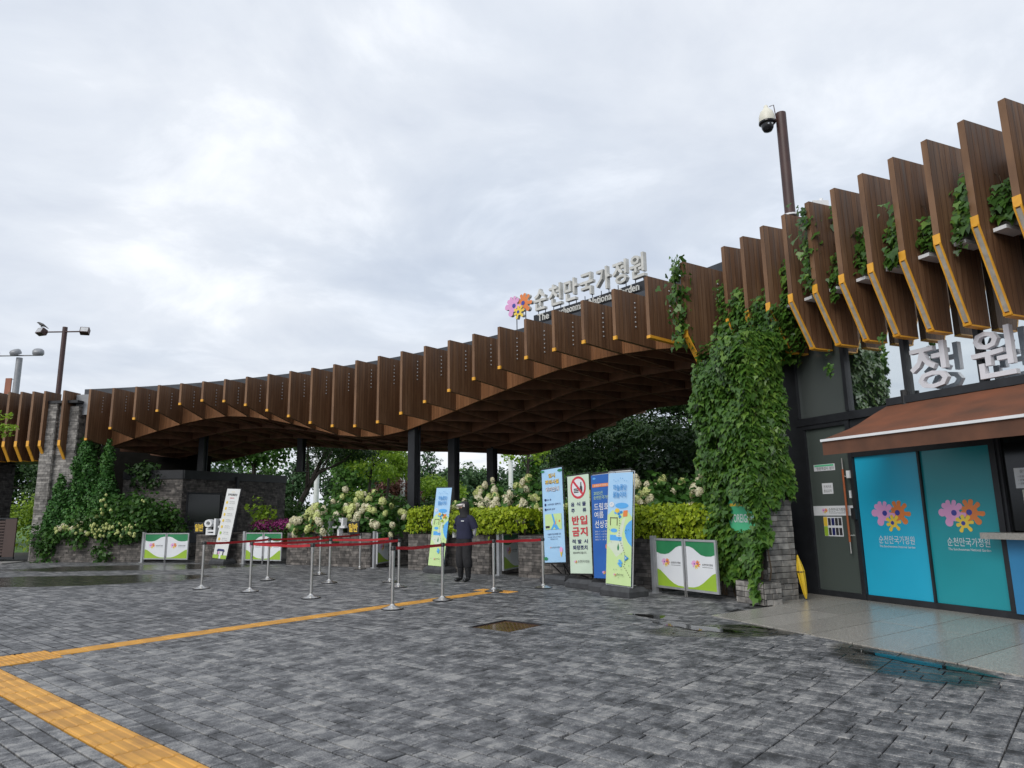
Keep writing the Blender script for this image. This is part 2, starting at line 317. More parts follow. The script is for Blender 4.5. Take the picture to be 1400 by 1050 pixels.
M['lf_purple'] = leafmat('purple_flower', (.10, .012, .06), (.24, .025, .14), (.36, .05, .22), .2)
M['bloom'] = leafmat('hydrangea_bloom', (.66, .64, .40), (.80, .76, .56), (.86, .81, .66), .25, .6)
M['bloom_green'] = leafmat('green_hydrangea_bloom', (.50, .58, .18), (.68, .72, .32), (.76, .78, .46), .25, .6)
M['petal_white'] = leafmat('white_petal', (.45, .48, .25), (.66, .66, .45), None, .25, .6)
def glassmat(name, tint, refl, rough=.03):
    m, t, b = newmat(name); setin(b, Base_Color=c4(tint), Roughness=rough, Specular_IOR_Level=.5)
    gl = N(t, 'ShaderNodeBsdfGlossy'); gl.inputs['Color'].default_value = (.86, .93, .97, 1); gl.inputs['Roughness'].default_value = rough
    nz = N(t, 'ShaderNodeTexNoise', i_Scale=.7, i_Detail=1.0); L(t, pos(t), nz.inputs['Vector']); bp = N(t, 'ShaderNodeBump'); bp.inputs['Strength'].default_value = .04; bp.inputs['Distance'].default_value = .05
    L(t, nz.outputs[0], bp.inputs['Height']); L(t, bp.outputs[0], gl.inputs['Normal'])
    mxs = N(t, 'ShaderNodeMixShader'); mxs.inputs[0].default_value = refl; L(t, b.outputs[0], mxs.inputs[1]); L(t, gl.outputs[0], mxs.inputs[2]); L(t, mxs.outputs[0], t.nodes['Material Output'].inputs[0]); return m
M['glass'] = glassmat('coated_glass', (.02, .024, .026), .74)
M['glass_dim'] = glassmat('curtained_glass', (.10, .115, .112), .16, .06)
M['glass_door'] = glassmat('green_door_glass', (.075, .092, .084), .07, .08)
M['glass_dark'] = glassmat('dark_window_glass', (.006, .007, .007), .0, .12)
def watermat():
    m, t, b = newmat('puddle_water'); t.nodes.remove(b)
    tr = N(t, 'ShaderNodeBsdfTransparent'); tr.inputs[0].default_value = (.52, .52, .50, 1); gl = N(t, 'ShaderNodeBsdfGlossy'); gl.inputs['Roughness'].default_value = .015
    fz = N(t, 'ShaderNodeFresnel'); fz.inputs['IOR'].default_value = 1.5
    mxs = N(t, 'ShaderNodeMixShader'); L(t, fz.outputs[0], mxs.inputs[0]); L(t, tr.outputs[0], mxs.inputs[1]); L(t, gl.outputs[0], mxs.inputs[2]); L(t, mxs.outputs[0], t.nodes['Material Output'].inputs[0]); return m
M['water'] = watermat()
# plan frames measured for this place -------------------------------------------------
RC = Vector((-20.016, -2.418, 0)); RF = 27.85          # centre and radius of the curved canopy front
def er(th): a = math.radians(th); return Vector((math.cos(a), math.sin(a), 0))
def rt(th): a = math.radians(th); return Vector((math.sin(a), -math.cos(a), 0))      # towards the right seen from the plaza
def ring(th, r, z=0): v = RC + er(th) * r; return Vector((v.x, v.y, z))
FD = Vector((.399, -.917, 0)); FN = Vector((.917, .399, 0)); FP = Vector((5.99, 10.19, 0))   # ticket office front
def fac(s, off, z=0): v = FP + s * FD - off * FN; return Vector((v.x, v.y, z))
UZ = Vector((0, 0, 1))
# paving axes
BA = math.radians(-40.5); BU = Vector((math.cos(BA), math.sin(BA), 0)); BV = Vector((-math.sin(BA), math.cos(BA), 0))
def uv(p): return p.dot(BU), p.dot(BV)
def puv(u, v, z=0): w = BU * u + BV * v; return Vector((w.x, w.y, z))
# ================================================================== GROUND
def pavermat():
    m, t, b = newmat('grey_mottled_paver'); setin(b, Specular_IOR_Level=.5)
    g = N(t, 'ShaderNodeNewGeometry'); oi = N(t, 'ShaderNodeObjectInfo')
    mp0 = N(t, 'ShaderNodeMapping'); mp0.inputs['Rotation'].default_value = (0, 0, -BA); L(t, g.outputs['Position'], mp0.inputs[0])
    ad = N(t, 'ShaderNodeMath', operation='ADD'); L(t, g.outputs['Random Per Island'], ad.inputs[0]); L(t, oi.outputs['Random'], ad.inputs[1])
    fr = N(t, 'ShaderNodeMath', operation='FRACT'); L(t, ad.outputs[0], fr.inputs[0])
    off = N(t, 'ShaderNodeVectorMath', operation='SCALE'); off.inputs[0].default_value = (31, 17, 9); L(t, fr.outputs[0], off.inputs['Scale'])
    def noise(sc, det, rgh, shift):
        mp = N(t, 'ShaderNodeMapping'); mp.inputs['Scale'].default_value = sc; L(t, mp0.outputs[0], mp.inputs[0])
        src = mp.outputs[0]
        if shift:
            a = N(t, 'ShaderNodeVectorMath', operation='ADD'); L(t, src, a.inputs[0]); L(t, off.outputs[0], a.inputs[1]); src = a.outputs[0]
        n = N(t, 'ShaderNodeTexNoise', i_Scale=1.0, i_Detail=float(det), i_Roughness=rgh); L(t, src, n.inputs['Vector']); return n.outputs[0]
    st = noise((13, 3.4, 1), 10, .70, True); sp = noise((95, 95, 1), 5, .85, False); wp = noise((6.5, 5, 1), 7, .65, True); bl = noise((4.2, 4.2, 1), 9, .72, False); b2 = noise((9, 9, 1), 6, .7, True); big = noise((.22, .22, 1), 4, .55, False)
    def mad(x, k, c):
        q = N(t, 'ShaderNodeMath', operation='MULTIPLY_ADD'); L(t, x, q.inputs[0]); q.inputs[1].default_value = k
        if isinstance(c, float): q.inputs[2].default_value = c
        else: L(t, c, q.inputs[2])
        return q.outputs[0]
    v = mad(st, 1.0, -.87); v = mad(bl, 1.35, v); v = mad(b2, .55, v); v = mad(fr.outputs[0], .20, v); v = mad(sp, 1.5, v); v = mad(big, .25, v)
    r = N(t, 'ShaderNodeValToRGB'); el = r.color_ramp.elements; L(t, mad(v, 0.90, -.812), r.inputs[0])
    el[0].position = .34; el[0].color = (.026, .0265, .0275, 1); el[1].position = .82; el[1].color = (.30, .295, .285, 1)
    for p_, c_ in ((.48, (.070, .072, .077, 1)), (.62, (.130, .133, .140, 1))): q = el.new(p_); q.color = c_
    wq = N(t, 'ShaderNodeMapRange', interpolation_type='SMOOTHSTEP'); wq.inputs[1].default_value = .62; wq.inputs[2].default_value = .74; L(t, wp, wq.inputs[0])
    wm = N(t, 'ShaderNodeMix', data_type='RGBA'); L(t, mad(wq.outputs[0], .8, 0.0), wm.inputs[0]); L(t, r.outputs[0], wm.inputs[6]); wm.inputs[7].default_value = (.33, .325, .30, 1)
    # wet zone towards the gates: darker stone, glossier film
    sp2 = N(t, 'ShaderNodeSeparateXYZ'); L(t, g.outputs['Position'], sp2.inputs[0])
    wn_ = noise((.30, .75, 1), 4, .55, False)
    def band(cx, cy, rx, ry):
        a = N(t, 'ShaderNodeMath', operation='SUBTRACT'); L(t, sp2.outputs[0], a.inputs[0]); a.inputs[1].default_value = cx
        b_ = N(t, 'ShaderNodeMath', operation='SUBTRACT'); L(t, sp2.outputs[1], b_.inputs[0]); b_.inputs[1].default_value = cy
        a2 = N(t, 'ShaderNodeMath', operation='MULTIPLY'); L(t, a.outputs[0], a2.inputs[0]); L(t, a.outputs[0], a2.inputs[1])
        b2 = N(t, 'ShaderNodeMath', operation='MULTIPLY'); L(t, b_.outputs[0], b2.inputs[0]); L(t, b_.outputs[0], b2.inputs[1])
        s_ = mad(a2.outputs[0], 1 / rx ** 2, 0.0); return mad(b2.outputs[0], 1 / ry ** 2, s_)
    def soft(d, hard=1.0):
        q = N(t, 'ShaderNodeMapRange', interpolation_type='SMOOTHSTEP'); L(t, mad(wn_, 1.6, mad(d, -1.0, 0.0)), q.inputs[0]); q.inputs[1].default_value = -.35; q.inputs[2].default_value = -.35 + .5 * hard; return q.outputs[0]
    w1 = soft(band(-11.0, 17.2, 3.3, 1.5), .5); w2 = soft(band(-11.5, 21.3, 4.2, 1.3)); w3 = soft(band(2.6, 8.8, 1.0, .5)); w4 = soft(band(3.75, 6.9, .62, 1.1))
    mxn = w1
    for w_ in (w2, w3, w4):
        q = N(t, 'ShaderNodeMath', operation='MAXIMUM'); L(t, mxn, q.inputs[0]); L(t, w_, q.inputs[1]); mxn = q.outputs[0]
    dk = N(t, 'ShaderNodeMix', data_type='RGBA', blend_type='MULTIPLY'); L(t, mxn, dk.inputs[0]); L(t, wm.outputs[2], dk.inputs[6]); dk.inputs[7].default_value = (.30, .285, .235, 1)
    L(t, dk.outputs[2], b.inputs['Base Color'])
    rr = mad(big, .35, .30); rr = mad(st, .22, rr)
    rm = N(t, 'ShaderNodeMix', data_type='FLOAT'); L(t, mxn, rm.inputs[0]); L(t, rr, rm.inputs[2]); rm.inputs[3].default_value = .22; L(t, rm.outputs[0], b.inputs['Roughness'])
    bp = N(t, 'ShaderNodeBump'); bp.inputs['Strength'].default_value = .25; bp.inputs['Distance'].default_value = .006; L(t, mad(sp, .6, st), bp.inputs['Height']); L(t, bp.outputs[0], b.inputs['Normal'])
    return m
M['paver'] = pavermat()
# one sheet to the horizon: paved floor near, meadow beyond
def groundmat():
    m, t, b = newmat('ground_sheet'); setin(b, Roughness=.75)
    g = N(t, 'ShaderNodeNewGeometry'); n = N(t, 'ShaderNodeTexNoise', i_Scale=.8, i_Detail=6.0); L(t, g.outputs['Position'], n.inputs['Vector'])
    r = N(t, 'ShaderNodeValToRGB'); r.color_ramp.elements[0].color = (.035, .034, .032, 1); r.color_ramp.elements[1].color = (.075, .072, .068, 1); L(t, n.outputs[0], r.inputs[0]); L(t, r.outputs[0], b.inputs['Base Color']); return m
mb = MB(); mb.add([(-900, -900, -.03), (900, -900, -.03), (900, 1500, -.03), (-900, 1500, -.03)], [(0, 1, 2, 3)])
ground = tag(ob('ground', mb, groundmat()), kind='structure')
# ---- individual pavers laid in rows
GR_EDGE = 3.1
def in_plaza(p):
    if p.y < 2.6 or abs(p.x) > p.y * .92 + 1.8: return False
    if (Vector((p.x, p.y, 0)) - RC).length > 27.75: return False
    q = p - FP; s, off = q.dot(FD), -q.dot(FN)
    if off < GR_EDGE - .16 and s > -1.2 - (GR_EDGE - off) * .48 + .2: return False
    return True
tact_rects = [(-30, 2.0, 1.867, 2.167), (-9.35, -8.75, 2.167, 2.767), (-9.20, -8.90, 2.767, 9.87), (-9.5, -8.6, 9.87, 10.17)]
DRAIN = (-6.55, -5.85, 6.70, 7.45)
rows = []; v = -6.0
stops = [1.867, 2.167, 2.767, 9.87, 10.17, DRAIN[2], DRAIN[3], 99]
while v < 24:
    w = [.110, .165][len(rows) % 2] + RNG.uniform(-.004, .004); nx = [s for s in stops if s > v + 1e-6][0]
    if nx - v < w + .06: w = nx - v if nx - v < .25 else (nx - v) / 2
    rows.append((v, v + w)); v += w
parts_opts = [[.28, .28, .28, .28], [.22, .34, .22, .34], [.36, .40, .36], [.42, .28, .42], [.22, .34, .20, .36], [.28, .20, .36, .28], [.34, .22, .28, .28], [.20, .22, .42, .28]]
pav = []
for (va, vb) in rows:
    segs = []
    u = -2.92 - 1.12 * 24 - RNG.random() * 1.12
    while u < -2.921:
        pr = RNG.choice(parts_opts)[:]; RNG.shuffle(pr)
        for l_ in pr:
            a, b_ = u, min(u + l_, -2.92); u += l_
            if b_ - a > .05: segs.append((a, b_))
            if u >= -2.92: break
    u = -2.92
    for k in range(14):
        pr = RNG.choice(parts_opts)[:]; RNG.shuffle(pr)
        for l_ in pr: segs.append((u, u + l_)); u += l_
    vm = (va + vb) / 2
    cuts = [(r[0], r[1]) for r in tact_rects + [DRAIN] if r[2] - 1e-4 < vm < r[3] + 1e-4]
    for a, b_ in segs:
        iv = [(a, b_)]
        for c0, c1 in cuts:
            nv = []
            for p0_, p1_ in iv:
                if p1_ <= c0 or p0_ >= c1: nv.append((p0_, p1_)); continue
                if p0_ < c0: nv.append((p0_, c0))
                if p1_ > c1: nv.append((c1, p1_))
            iv = nv
        for p0_, p1_ in iv:
            if p1_ - p0_ < .05: continue
            c = puv((p0_ + p1_) / 2, vm)
            if in_plaza(c): pav.append((p0_, p1_, va, vb, c))
def cam_d(c): return (c.x * c.x + c.y * c.y) ** .5
def in_view(c):
    q = c - Vector((0, 0, CAMH)); z = q.dot(fw)
    if z < .5: return False
    return abs(q.dot(cam_r) / z) < .75 and -q.dot(cam_u) / z < .58
pav.sort(key=lambda p: (0 if in_view(p[4]) else 1, cam_d(p[4])))
paving = thing('paving', None, None, (0, 0, 0)); tag(paving, kind='structure')
gap = .0045; gapv = .0068; _pm = {}
def paver_geo(lu, lv, h=.028, bev=.004):
    x, y = lu / 2 - gap, lv / 2 - gapv; xb, yb = x - bev, y - bev
    vs = [(-xb, -yb, 0), (xb, -yb, 0), (xb, yb, 0), (-xb, yb, 0), (-x, -y, -bev), (x, -y, -bev), (x, y, -bev), (-x, y, -bev), (-x, -y, -h), (x, -y, -h), (x, y, -h), (-x, y, -h)]
    fs = [(0, 1, 2, 3)]
    for k in range(4): j = (k + 1) % 4; fs += [(k + 4, j + 4, j, k), (k + 8, j + 8, j + 4, k + 4)]
    return vs, fs
for i, (a, b_, va, vb, c) in enumerate(pav[:300]):
    k = (round(b_ - a, 3), round(vb - va, 3))
    if k not in _pm: q = MB(); q.add(*paver_geo(*k)); _pm[k] = mesh(q, 'paver'); _pm[k].materials.append(M['paver'])
    put('paver', _pm[k], None, paving, Matrix.Translation((c.x, c.y, RNG.uniform(-.0015, .0015))) @ Euler((RNG.uniform(-.004, .004), RNG.uniform(-.003, .003), BA)).to_matrix().to_4x4())
mb = MB()
for (a, b_, va, vb, c) in pav[300:]:
    vs, fs = paver_geo(b_ - a, vb - va)
    if cam_d(c) > 9.5: vs, fs = [((b_ - a) / 2 * sx - .004 * sx, (vb - va) / 2 * sy - .0042 * sy, 0) for sx, sy in ((-1, -1), (1, -1), (1, 1), (-1, 1))] , [(0, 1, 2, 3)]; vs = [(x * 1.0, y * 1.0, 0) for x, y, z in vs]
    mm = Matrix.Translation((c.x, c.y, RNG.uniform(-.0015, .0015))) @ Euler((RNG.uniform(-.003, .003), RNG.uniform(-.003, .003), BA)).to_matrix().to_4x4(); mb.raw(vs, fs, mm)
ob('paver_field', mb, M['paver'], paving, kind='stuff')
mb = MB(); mb.add([puv(-32, -6, -.02), puv(13, -6, -.02), puv(13, 24, -.02), puv(-32, 24, -.02)], [(0, 1, 2, 3)]); ob('joint_bed', mb, M['joint'], paving)
# ---- tactile paving: one tile each
def tact_mesh(dots):
    q = MB(); q.add(*paver_geo(.3, .3, .028, .004))
    if dots:
        for i in range(6):
            for j in range(6):
                x, y = -.125 + i * .05, -.125 + j * .05
                q.lathe([(.016, 0), (.013, .004), (.007, .005)], 6, (x, y, 0))
    else:
        for i in range(4):
            y = -.1125 + i * .075; w = .0175
            q.add([(-.14, y - w, 0), (.14, y - w, 0), (.14, y + w, 0), (-.14, y + w, 0), (-.134, y - w * .6, .005), (.134, y - w * .6, .005), (.134, y + w * .6, .005), (-.134, y + w * .6, .005)], [(4, 5, 6, 7), (0, 1, 5, 4), (1, 2, 6, 5), (2, 3, 7, 6), (3, 0, 4, 7)])
    me = mesh(q, 'tactile_tile'); me.materials.append(M['tactile']); return me
tl, td = tact_mesh(False), tact_mesh(True)
tac = thing('tactile_path', None, None, (0, 0, 0)); tag(tac, kind='structure')
def tt(me, u, v, rot):
    c = puv(u, v, .003 + RNG.uniform(-.001, .001)); put('tactile_tile', me, None, tac, Matrix.Translation(c) @ Matrix.Rotation(BA + rot, 4, 'Z'))
for k in range(32): tt(tl, -11.95 + k * .3 + .15 * 0, 2.017, 0)
for i in range(2):
    for j in range(2): tt(td, -9.2 + i * .3, 2.317 + j * .3, 0)
for k in range(24): tt(tl, -9.05, 2.767 + .15 + k * .2960, math.pi / 2)
for i in range(3): tt(td, -9.35 + i * .3, 10.02, 0)
# ---- recessed drain cover with rain water standing in it
dr = thing('drain_cover', 'square sunken rusty drain cover holding rain water in the paving', 'drain cover', puv(-6.2, 7.075, 0), BA)
mb = MB(); a, b_, c0, c1 = DRAIN
mb.obox(puv(a + .013, c0 + .013, -.05), BU * (b_ - a - .026), BV * (c1 - c0 - .026), (0, 0, .037)); cp = ob('cover_plate', mb, M['rust'], dr)
mb = MB()
for (o, x, y) in ((puv(a, c0, -.03), BU * (b_ - a), BV * .012), (puv(a, c1 - .012, -.03), BU * (b_ - a), BV * .012), (puv(a, c0 + .012, -.03), BU * .012, BV * (c1 - c0 - .024)), (puv(b_ - .012, c0 + .012, -.03), BU * .012, BV * (c1 - c0 - .024))): mb.obox(o, x, y, (0, 0, .029))
ob('frame', mb, M['dark'], dr)
mb = MB()
for k in range(9):
    for l_ in range(9): mb.lathe([(.012, 0), (.008, .003)], 6, puv(a + .07 + k * .07, c0 + .09 + l_ * .07, -.0131))
ob('tread_studs', mb, M['rust'], cp, kind='stuff')
# ---- puddles
def puddle(cx, cy, rx, ry, rot, seed, z=.005):
    rr = random.Random(seed); ph = [rr.uniform(0, 6.28) for _ in range(5)]; pts = []
    for k in range(40):
        a = 2 * math.pi * k / 40; r = 1 + .22 * math.sin(2 * a + ph[0]) + .14 * math.sin(3 * a + ph[1]) + .08 * math.sin(7 * a + ph[2]) + .05 * math.sin(11 * a + ph[3])
        x, y = rx * r * math.cos(a), ry * r * math.sin(a); pts.append((cx + x * math.cos(rot) - y * math.sin(rot), cy + x * math.sin(rot) + y * math.cos(rot), z))
    q = MB(); q.add(pts, [tuple(range(40))]); tag(ob('puddle', q, M['water']), kind='structure')
puddle(2.25, 9.02, .52, .17, math.radians(-50), 1); puddle(1.95, 9.95, .45, .13, math.radians(-42), 5)
puddle(3.78, 6.9, .72, .075, math.radians(-66), 2); puddle(2.98, 8.95, .22, .06, math.radians(-52), 3)

# ---- granite apron in front of the ticket office
apron = thing('granite_apron', None, None, fac(1, 1.5)); tag(apron, kind='structure')
mb = MB(); mb.add([fac(-3.2, -.3, -.012), fac(-1.92, 1.6, -.012), fac(-1.2, GR_EDGE, -.012), fac(9, GR_EDGE, -.012), fac(9, -.3, -.012)], [(0, 1, 2, 3, 4)]); ob('bedding', mb, M['joint'], apron)
sk = -.20      # the joints run slightly askew
def slab(s0, s1, o0, o1):
    g_ = .006; q = MB()
    P_ = [(s0 + g_, o0 + g_), (s1 - g_, o0 + g_), (s1 - g_, o1 - g_), (s0 + g_, o1 - g_)]
    P_ = [(max(s + sk * (GR_EDGE - o), -1.2 - (GR_EDGE - o) * .48), o) for s, o in P_]
    z = .012 + RNG.uniform(-.001, .001)
    q.add([fac(s, o, z) for s, o in P_] + [fac(s, o, -.02) for s, o in P_], [(3, 2, 1, 0), (0, 1, 5, 4), (1, 2, 6, 5), (2, 3, 7, 6), (3, 0, 4, 7)])
    ob('slab', q, M['granite'], apron)
s_ = -1.68
while s_ < 7.5:
    for o0, o1 in ((.0, 1.62), (1.62, GR_EDGE)):
        if s_ + .58 + sk * (GR_EDGE - o1) > -1.1 - (GR_EDGE - o1) * .48: slab(s_, s_ + .58, o0, o1)
    s_ += .58
# kerb in front of the service gate on the left
mb = MB(); mb.obox(ring(92, 26.2, -.02), rt(92) * 3.6, er(92) * 1.2, (0, 0, .05)); tag(ob('service_kerb', mb, M['conc']), kind='structure')
# ================================================================== CANOPY
TH = [81 - 2 * i for i in range(25)]
NODE = [4.17, 4.46, 4.71, 4.92, 5.06, 5.11, 5.03, 4.85, 4.63, 4.37, 4.12, 3.98, 3.94, 4.04, 4.24, 4.45, 4.65, 4.82, 4.98, 5.09, 5.13, 5.11, 5.02, 4.87, 4.70]
TIP = [4.32, 4.69, 5.0, 5.24, 5.43, 5.49, 5.40, 5.20, 4.94, 4.67, 4.38, 4.20, 4.12, 4.16, 4.33, 4.56, 4.76, 4.95, 5.10, 5.19, 5.21, 5.20, 5.09, 4.93, 4.82]
REAR = [(83, 4.2), (80.7, 3.91), (77.9, 4.13), (75.3, 4.43), (73, 4.52), (70.7, 4.44), (68.3, 4.28), (63.6, 4.04), (59.4, 3.87), (56.8, 3.73), (55.3, 3.6), (53.7, 3.56), (51.7, 3.74), (49.5, 4.15), (47.6, 4.48), (45.5, 4.76), (42.8, 4.72), (39, 4.6), (33, 4.3)]
RN = RF + 1.25; RB = 35.0; ZT = 6.2
def fz(th): return float(np.interp(-th, [-t for t in TH], NODE))
def bz(th): return float(np.interp(-th, [-a for a, _ in REAR], [b for _, b in REAR]))
def sof(th, r): t = (r - RN) / (RB - RN); return fz(th) * (1 - t) + bz(th) * t
can = thing('entrance_canopy', 'long curved wave-shaped timber entrance canopy with brown fins', 'canopy', ring(57, 31, 0))
T = .09
def fin_frame(th, r): p = ring(th, r); e_ = er(th); t_ = -rt(th); return Matrix(((e_.x, t_.x, 0, p.x), (e_.y, t_.y, 0, p.y), (0, 0, 1, 0), (0, 0, 0, 1)))
def fin(parent, poly, th, r, mat, tips=(), name='fin', mw=None):
    mw = mw or fin_frame(th, r); q = MB()
    n = len(poly); q.v = [(x, -T / 2, z) for x, z in poly] + [(x, T / 2, z) for x, z in poly]
    q.f = [tuple(range(n)), tuple(reversed(range(n, 2 * n)))] + [(i, n + i, n + (i + 1) % n, (i + 1) % n) for i in range(n)]; q.m = [0, 0] + [1] * n
    return put(name, mesh(q, name), [mat, M['wood_edge']], parent, mw)
def bolts(fo, mw, x, zs, side=-1):
    q = MB()
    for z in zs:
        q.lathe([(.020, 0), (.020, .012), (.012, .022)], 6, M=mw @ Matrix.Translation((x, side * T / 2, z)) @ Matrix.Rotation(math.pi / 2 * (1 if side < 0 else -1), 4, 'X'))
    ob('bolt_row', q, M['alu'], fo, kind='stuff')
for i, th in enumerate(TH):
    mw = fin_frame(th, RF)
    if i < 24:
        poly = [(0, TIP[i]), (1.25, NODE[i]), (1.25, ZT), (0, ZT)]
        fo = fin(can, poly, th, RF, M['wood'])
        q = MB()
        if i == 23: q.obox(mw @ Vector((-.012, -T / 2 - .006, TIP[i] - .04)), er(th) * 1.2 + Vector((0, 0, NODE[i] - TIP[i])), -rt(th) * (T + .012), (0, 0, .06))
        else: q.box((.012, 0, TIP[i] + .02), (.04, T + .008, .08), mw)
        ob('lamp_cap', q, M['yellow'], fo)
        bolts(fo, mw, .62, [ZT - .22 - k * .11 for k in range(6)])
    else:
        fo = fin(can, [(0, 4.82), (.42, 4.2), (1.25, 4.2), (1.25, ZT), (0, ZT)], th, RF, M['wood'])
        q = MB(); q.box((-.004, 0, 4.78), (.02, T + .012, .2), mw); q.obox(mw @ Vector((0, -T / 2 - .006, 4.69)), er(th) * .40 + Vector((0, 0, -.60)), -rt(th) * (T + .012), (0, 0, .06)); ob('lamp_cap', q, M['yellow'], fo)
        bolts(fo, mw, .95, [ZT - .3 - k * .12 for k in range(4)])
# fascia boards between fins
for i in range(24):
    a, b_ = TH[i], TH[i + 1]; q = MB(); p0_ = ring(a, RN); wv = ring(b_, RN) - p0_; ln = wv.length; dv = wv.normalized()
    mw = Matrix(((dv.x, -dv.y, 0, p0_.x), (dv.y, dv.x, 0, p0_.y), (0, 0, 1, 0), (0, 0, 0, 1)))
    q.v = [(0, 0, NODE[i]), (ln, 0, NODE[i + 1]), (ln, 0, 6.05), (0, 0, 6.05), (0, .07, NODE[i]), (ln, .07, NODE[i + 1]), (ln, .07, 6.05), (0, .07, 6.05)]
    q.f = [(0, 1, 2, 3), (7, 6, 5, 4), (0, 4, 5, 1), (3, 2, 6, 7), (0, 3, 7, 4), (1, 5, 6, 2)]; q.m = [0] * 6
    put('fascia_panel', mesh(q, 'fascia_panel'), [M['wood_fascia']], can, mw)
# soffit ribs
RS = [RN + (RB - RN) * k / 3 for k in range(4)]
def ribstrip(pts, depth, th_, nm='soffit_rib'):
    q = MB()
    for k in range(len(pts) - 1):
        a, b_ = pts[k], pts[k + 1]; d_ = (b_ - a); d_.z = 0; nn = Vector((-d_.y, d_.x, 0)).normalized() * th_ / 2
        vs = [a - nn, b_ - nn, b_ + nn, a + nn]; vs += [v_ + Vector((0, 0, depth)) for v_ in vs]
        q.add(vs, [(0, 3, 2, 1), (4, 5, 6, 7), (0, 1, 5, 4), (1, 2, 6, 5), (2, 3, 7, 6), (3, 0, 4, 7)])
    ob(nm, q, M['soffit'], can)
for j in range(1, 4): ribstrip([ring(83 - k, RS[j], sof(83 - k, RS[j]) + .004 * j) for k in range(0, 51)], .72, .085)
for i, th in enumerate(TH): ribstrip([ring(th, RS[j] + (.08 if j == 0 else 0), sof(th, RS[j]) + .012) for j in range(4)], .7, .07)
for i in range(-3, 25):
    pts = []
    for j in range(4):
        k = i + j
        if 0 <= k < 25: pts.append(ring(TH[k], RS[j] + (.08 if j == 0 else 0), sof(TH[k], RS[j]) + .02))
    if len(pts) > 1: ribstrip(pts, .69, .06)
# rear fins
for i, th in enumerate(TH):
    z0 = bz(th); fin(can, [(0, z0 + .05), (1.2, z0 + .28), (1.2, 5.6), (0, 5.6)], th, RB, M['wood'], name='rear_fin')
# coffer deck above the ribs and roof
q = MB()
vs = []; K = 51
for k in range(K):
    th = 83 - k
    for r_ in (RN + .07, 31, 33, RB): vs.append(ring(th, r_, sof(th, r_) + .70))
fs = [(k * 4 + j, k * 4 + j + 1, (k + 1) * 4 + j + 1, (k + 1) * 4 + j) for k in range(K - 1) for j in range(3)]
q.add(vs, fs); ob('coffer_deck', q, M['soffit'], can)
q = MB(); vs = []
for k in range(K):
    th = 83.6 - k * 1.03
    for r_, z in ((RN + .02, 6.02), (RN + .02, 6.47), (RN + .12, 6.47), (RN + .2, 6.2), (RB + .1, 5.9), (RB + .1, 5.55), (RN + .2, 5.95)): vs.append(ring(th, r_, z))
fs = [(k * 7 + j, k * 7 + (j + 1) % 7, (k + 1) * 7 + (j + 1) % 7, (k + 1) * 7 + j) for k in range(K - 1) for j in range(7)]
fs += [tuple(range(7)), tuple(reversed(range((K - 1) * 7, K * 7)))]
q.add(vs, fs); ob('roof_flashing', q, M['flash'], can)
# steel columns
def column(th, r, w, z0, z1, rot=0):
    mw = Matrix.Translation(ring(th, r, 0)) @ Matrix.Rotation(math.radians(th) + rot, 4, 'Z'); q = MB()
    for sx in (-1, 1): q.box((sx * (w / 2 - .015), 0, (z0 + z1) / 2), (.03, w, z1 - z0), mw)
    q.box((0, 0, (z0 + z1) / 2), (w - .06, w * .62, z1 - z0), mw); q.box((0, 0, z0 + .01), (w + .2, w + .2, .03), mw)
    ob('column', q, M['dark'], can)
column(54.8, 29.35, .28, 0, 4.55); column(54.7, 31.2, .28, 0, 4.5); column(54.8, 33.4, .28, 0, 4.4)
column(76.2, 31.2, .26, 3.26, 5.0); column(70.4, 33.2, .26, 3.26, 5.0); column(39, 33.2, .33, 0, 5.0)
# sheet-metal duct beside the left tower
q = MB(); mw = fin_frame(82.35, 28.6); q.box((0, 0, 5.72), (.5, .62, .78), mw); q.box((.1, .05, 5.0), (.34, .1, .7), mw); q.box((.1, -.12, 5.0), (.34, .08, .7), mw); ob('duct_housing', q, M['grey'], can)
# ------------------------------------------------------------------ rooftop sign
FLOWERS = {
 'pink': (.56, [(178, .70, .28), (135, .70, .20), (105, .76, .17), (72, .76, .17), (38, .74, .21), (-8, .84, .17), (-60, .42, .22), (-112, .70, .29)]),
 'orange': (.52, [(150, .70, .18), (112, .74, .17), (80, .72, .18), (42, .76, .18), (-6, .82, .19), (-52, .78, .23), (-110, .45, .2), (190, .5, .2)]),
 'yellow': (.46, [(150, .72, .22), (100, .66, .2), (52, .74, .2), (8, .78, .19), (-48, .80, .21), (-118, .78, .22), (-165, .66, .2)])}
def flower_poly(r, kind, seed=0, n=96):
    core, pets = FLOWERS[kind]; pts = []
    for k in range(n):
        a = 2 * math.pi * k / n; best = core
        for (pa, d, pr) in pets:
            dl = a - math.radians(pa); b_ = d * math.cos(dl); q_ = pr * pr - (d * math.sin(dl)) ** 2
            if q_ > 0 and b_ > 0: best = max(best, b_ + math.sqrt(q_))
        pts.append((r * best * math.cos(a), r * best * math.sin(a)))
    return pts
def ngon_disc(r, n=20): return [(r * math.cos(2 * math.pi * k / n), r * math.sin(2 * math.pi * k / n)) for k in range(n)]
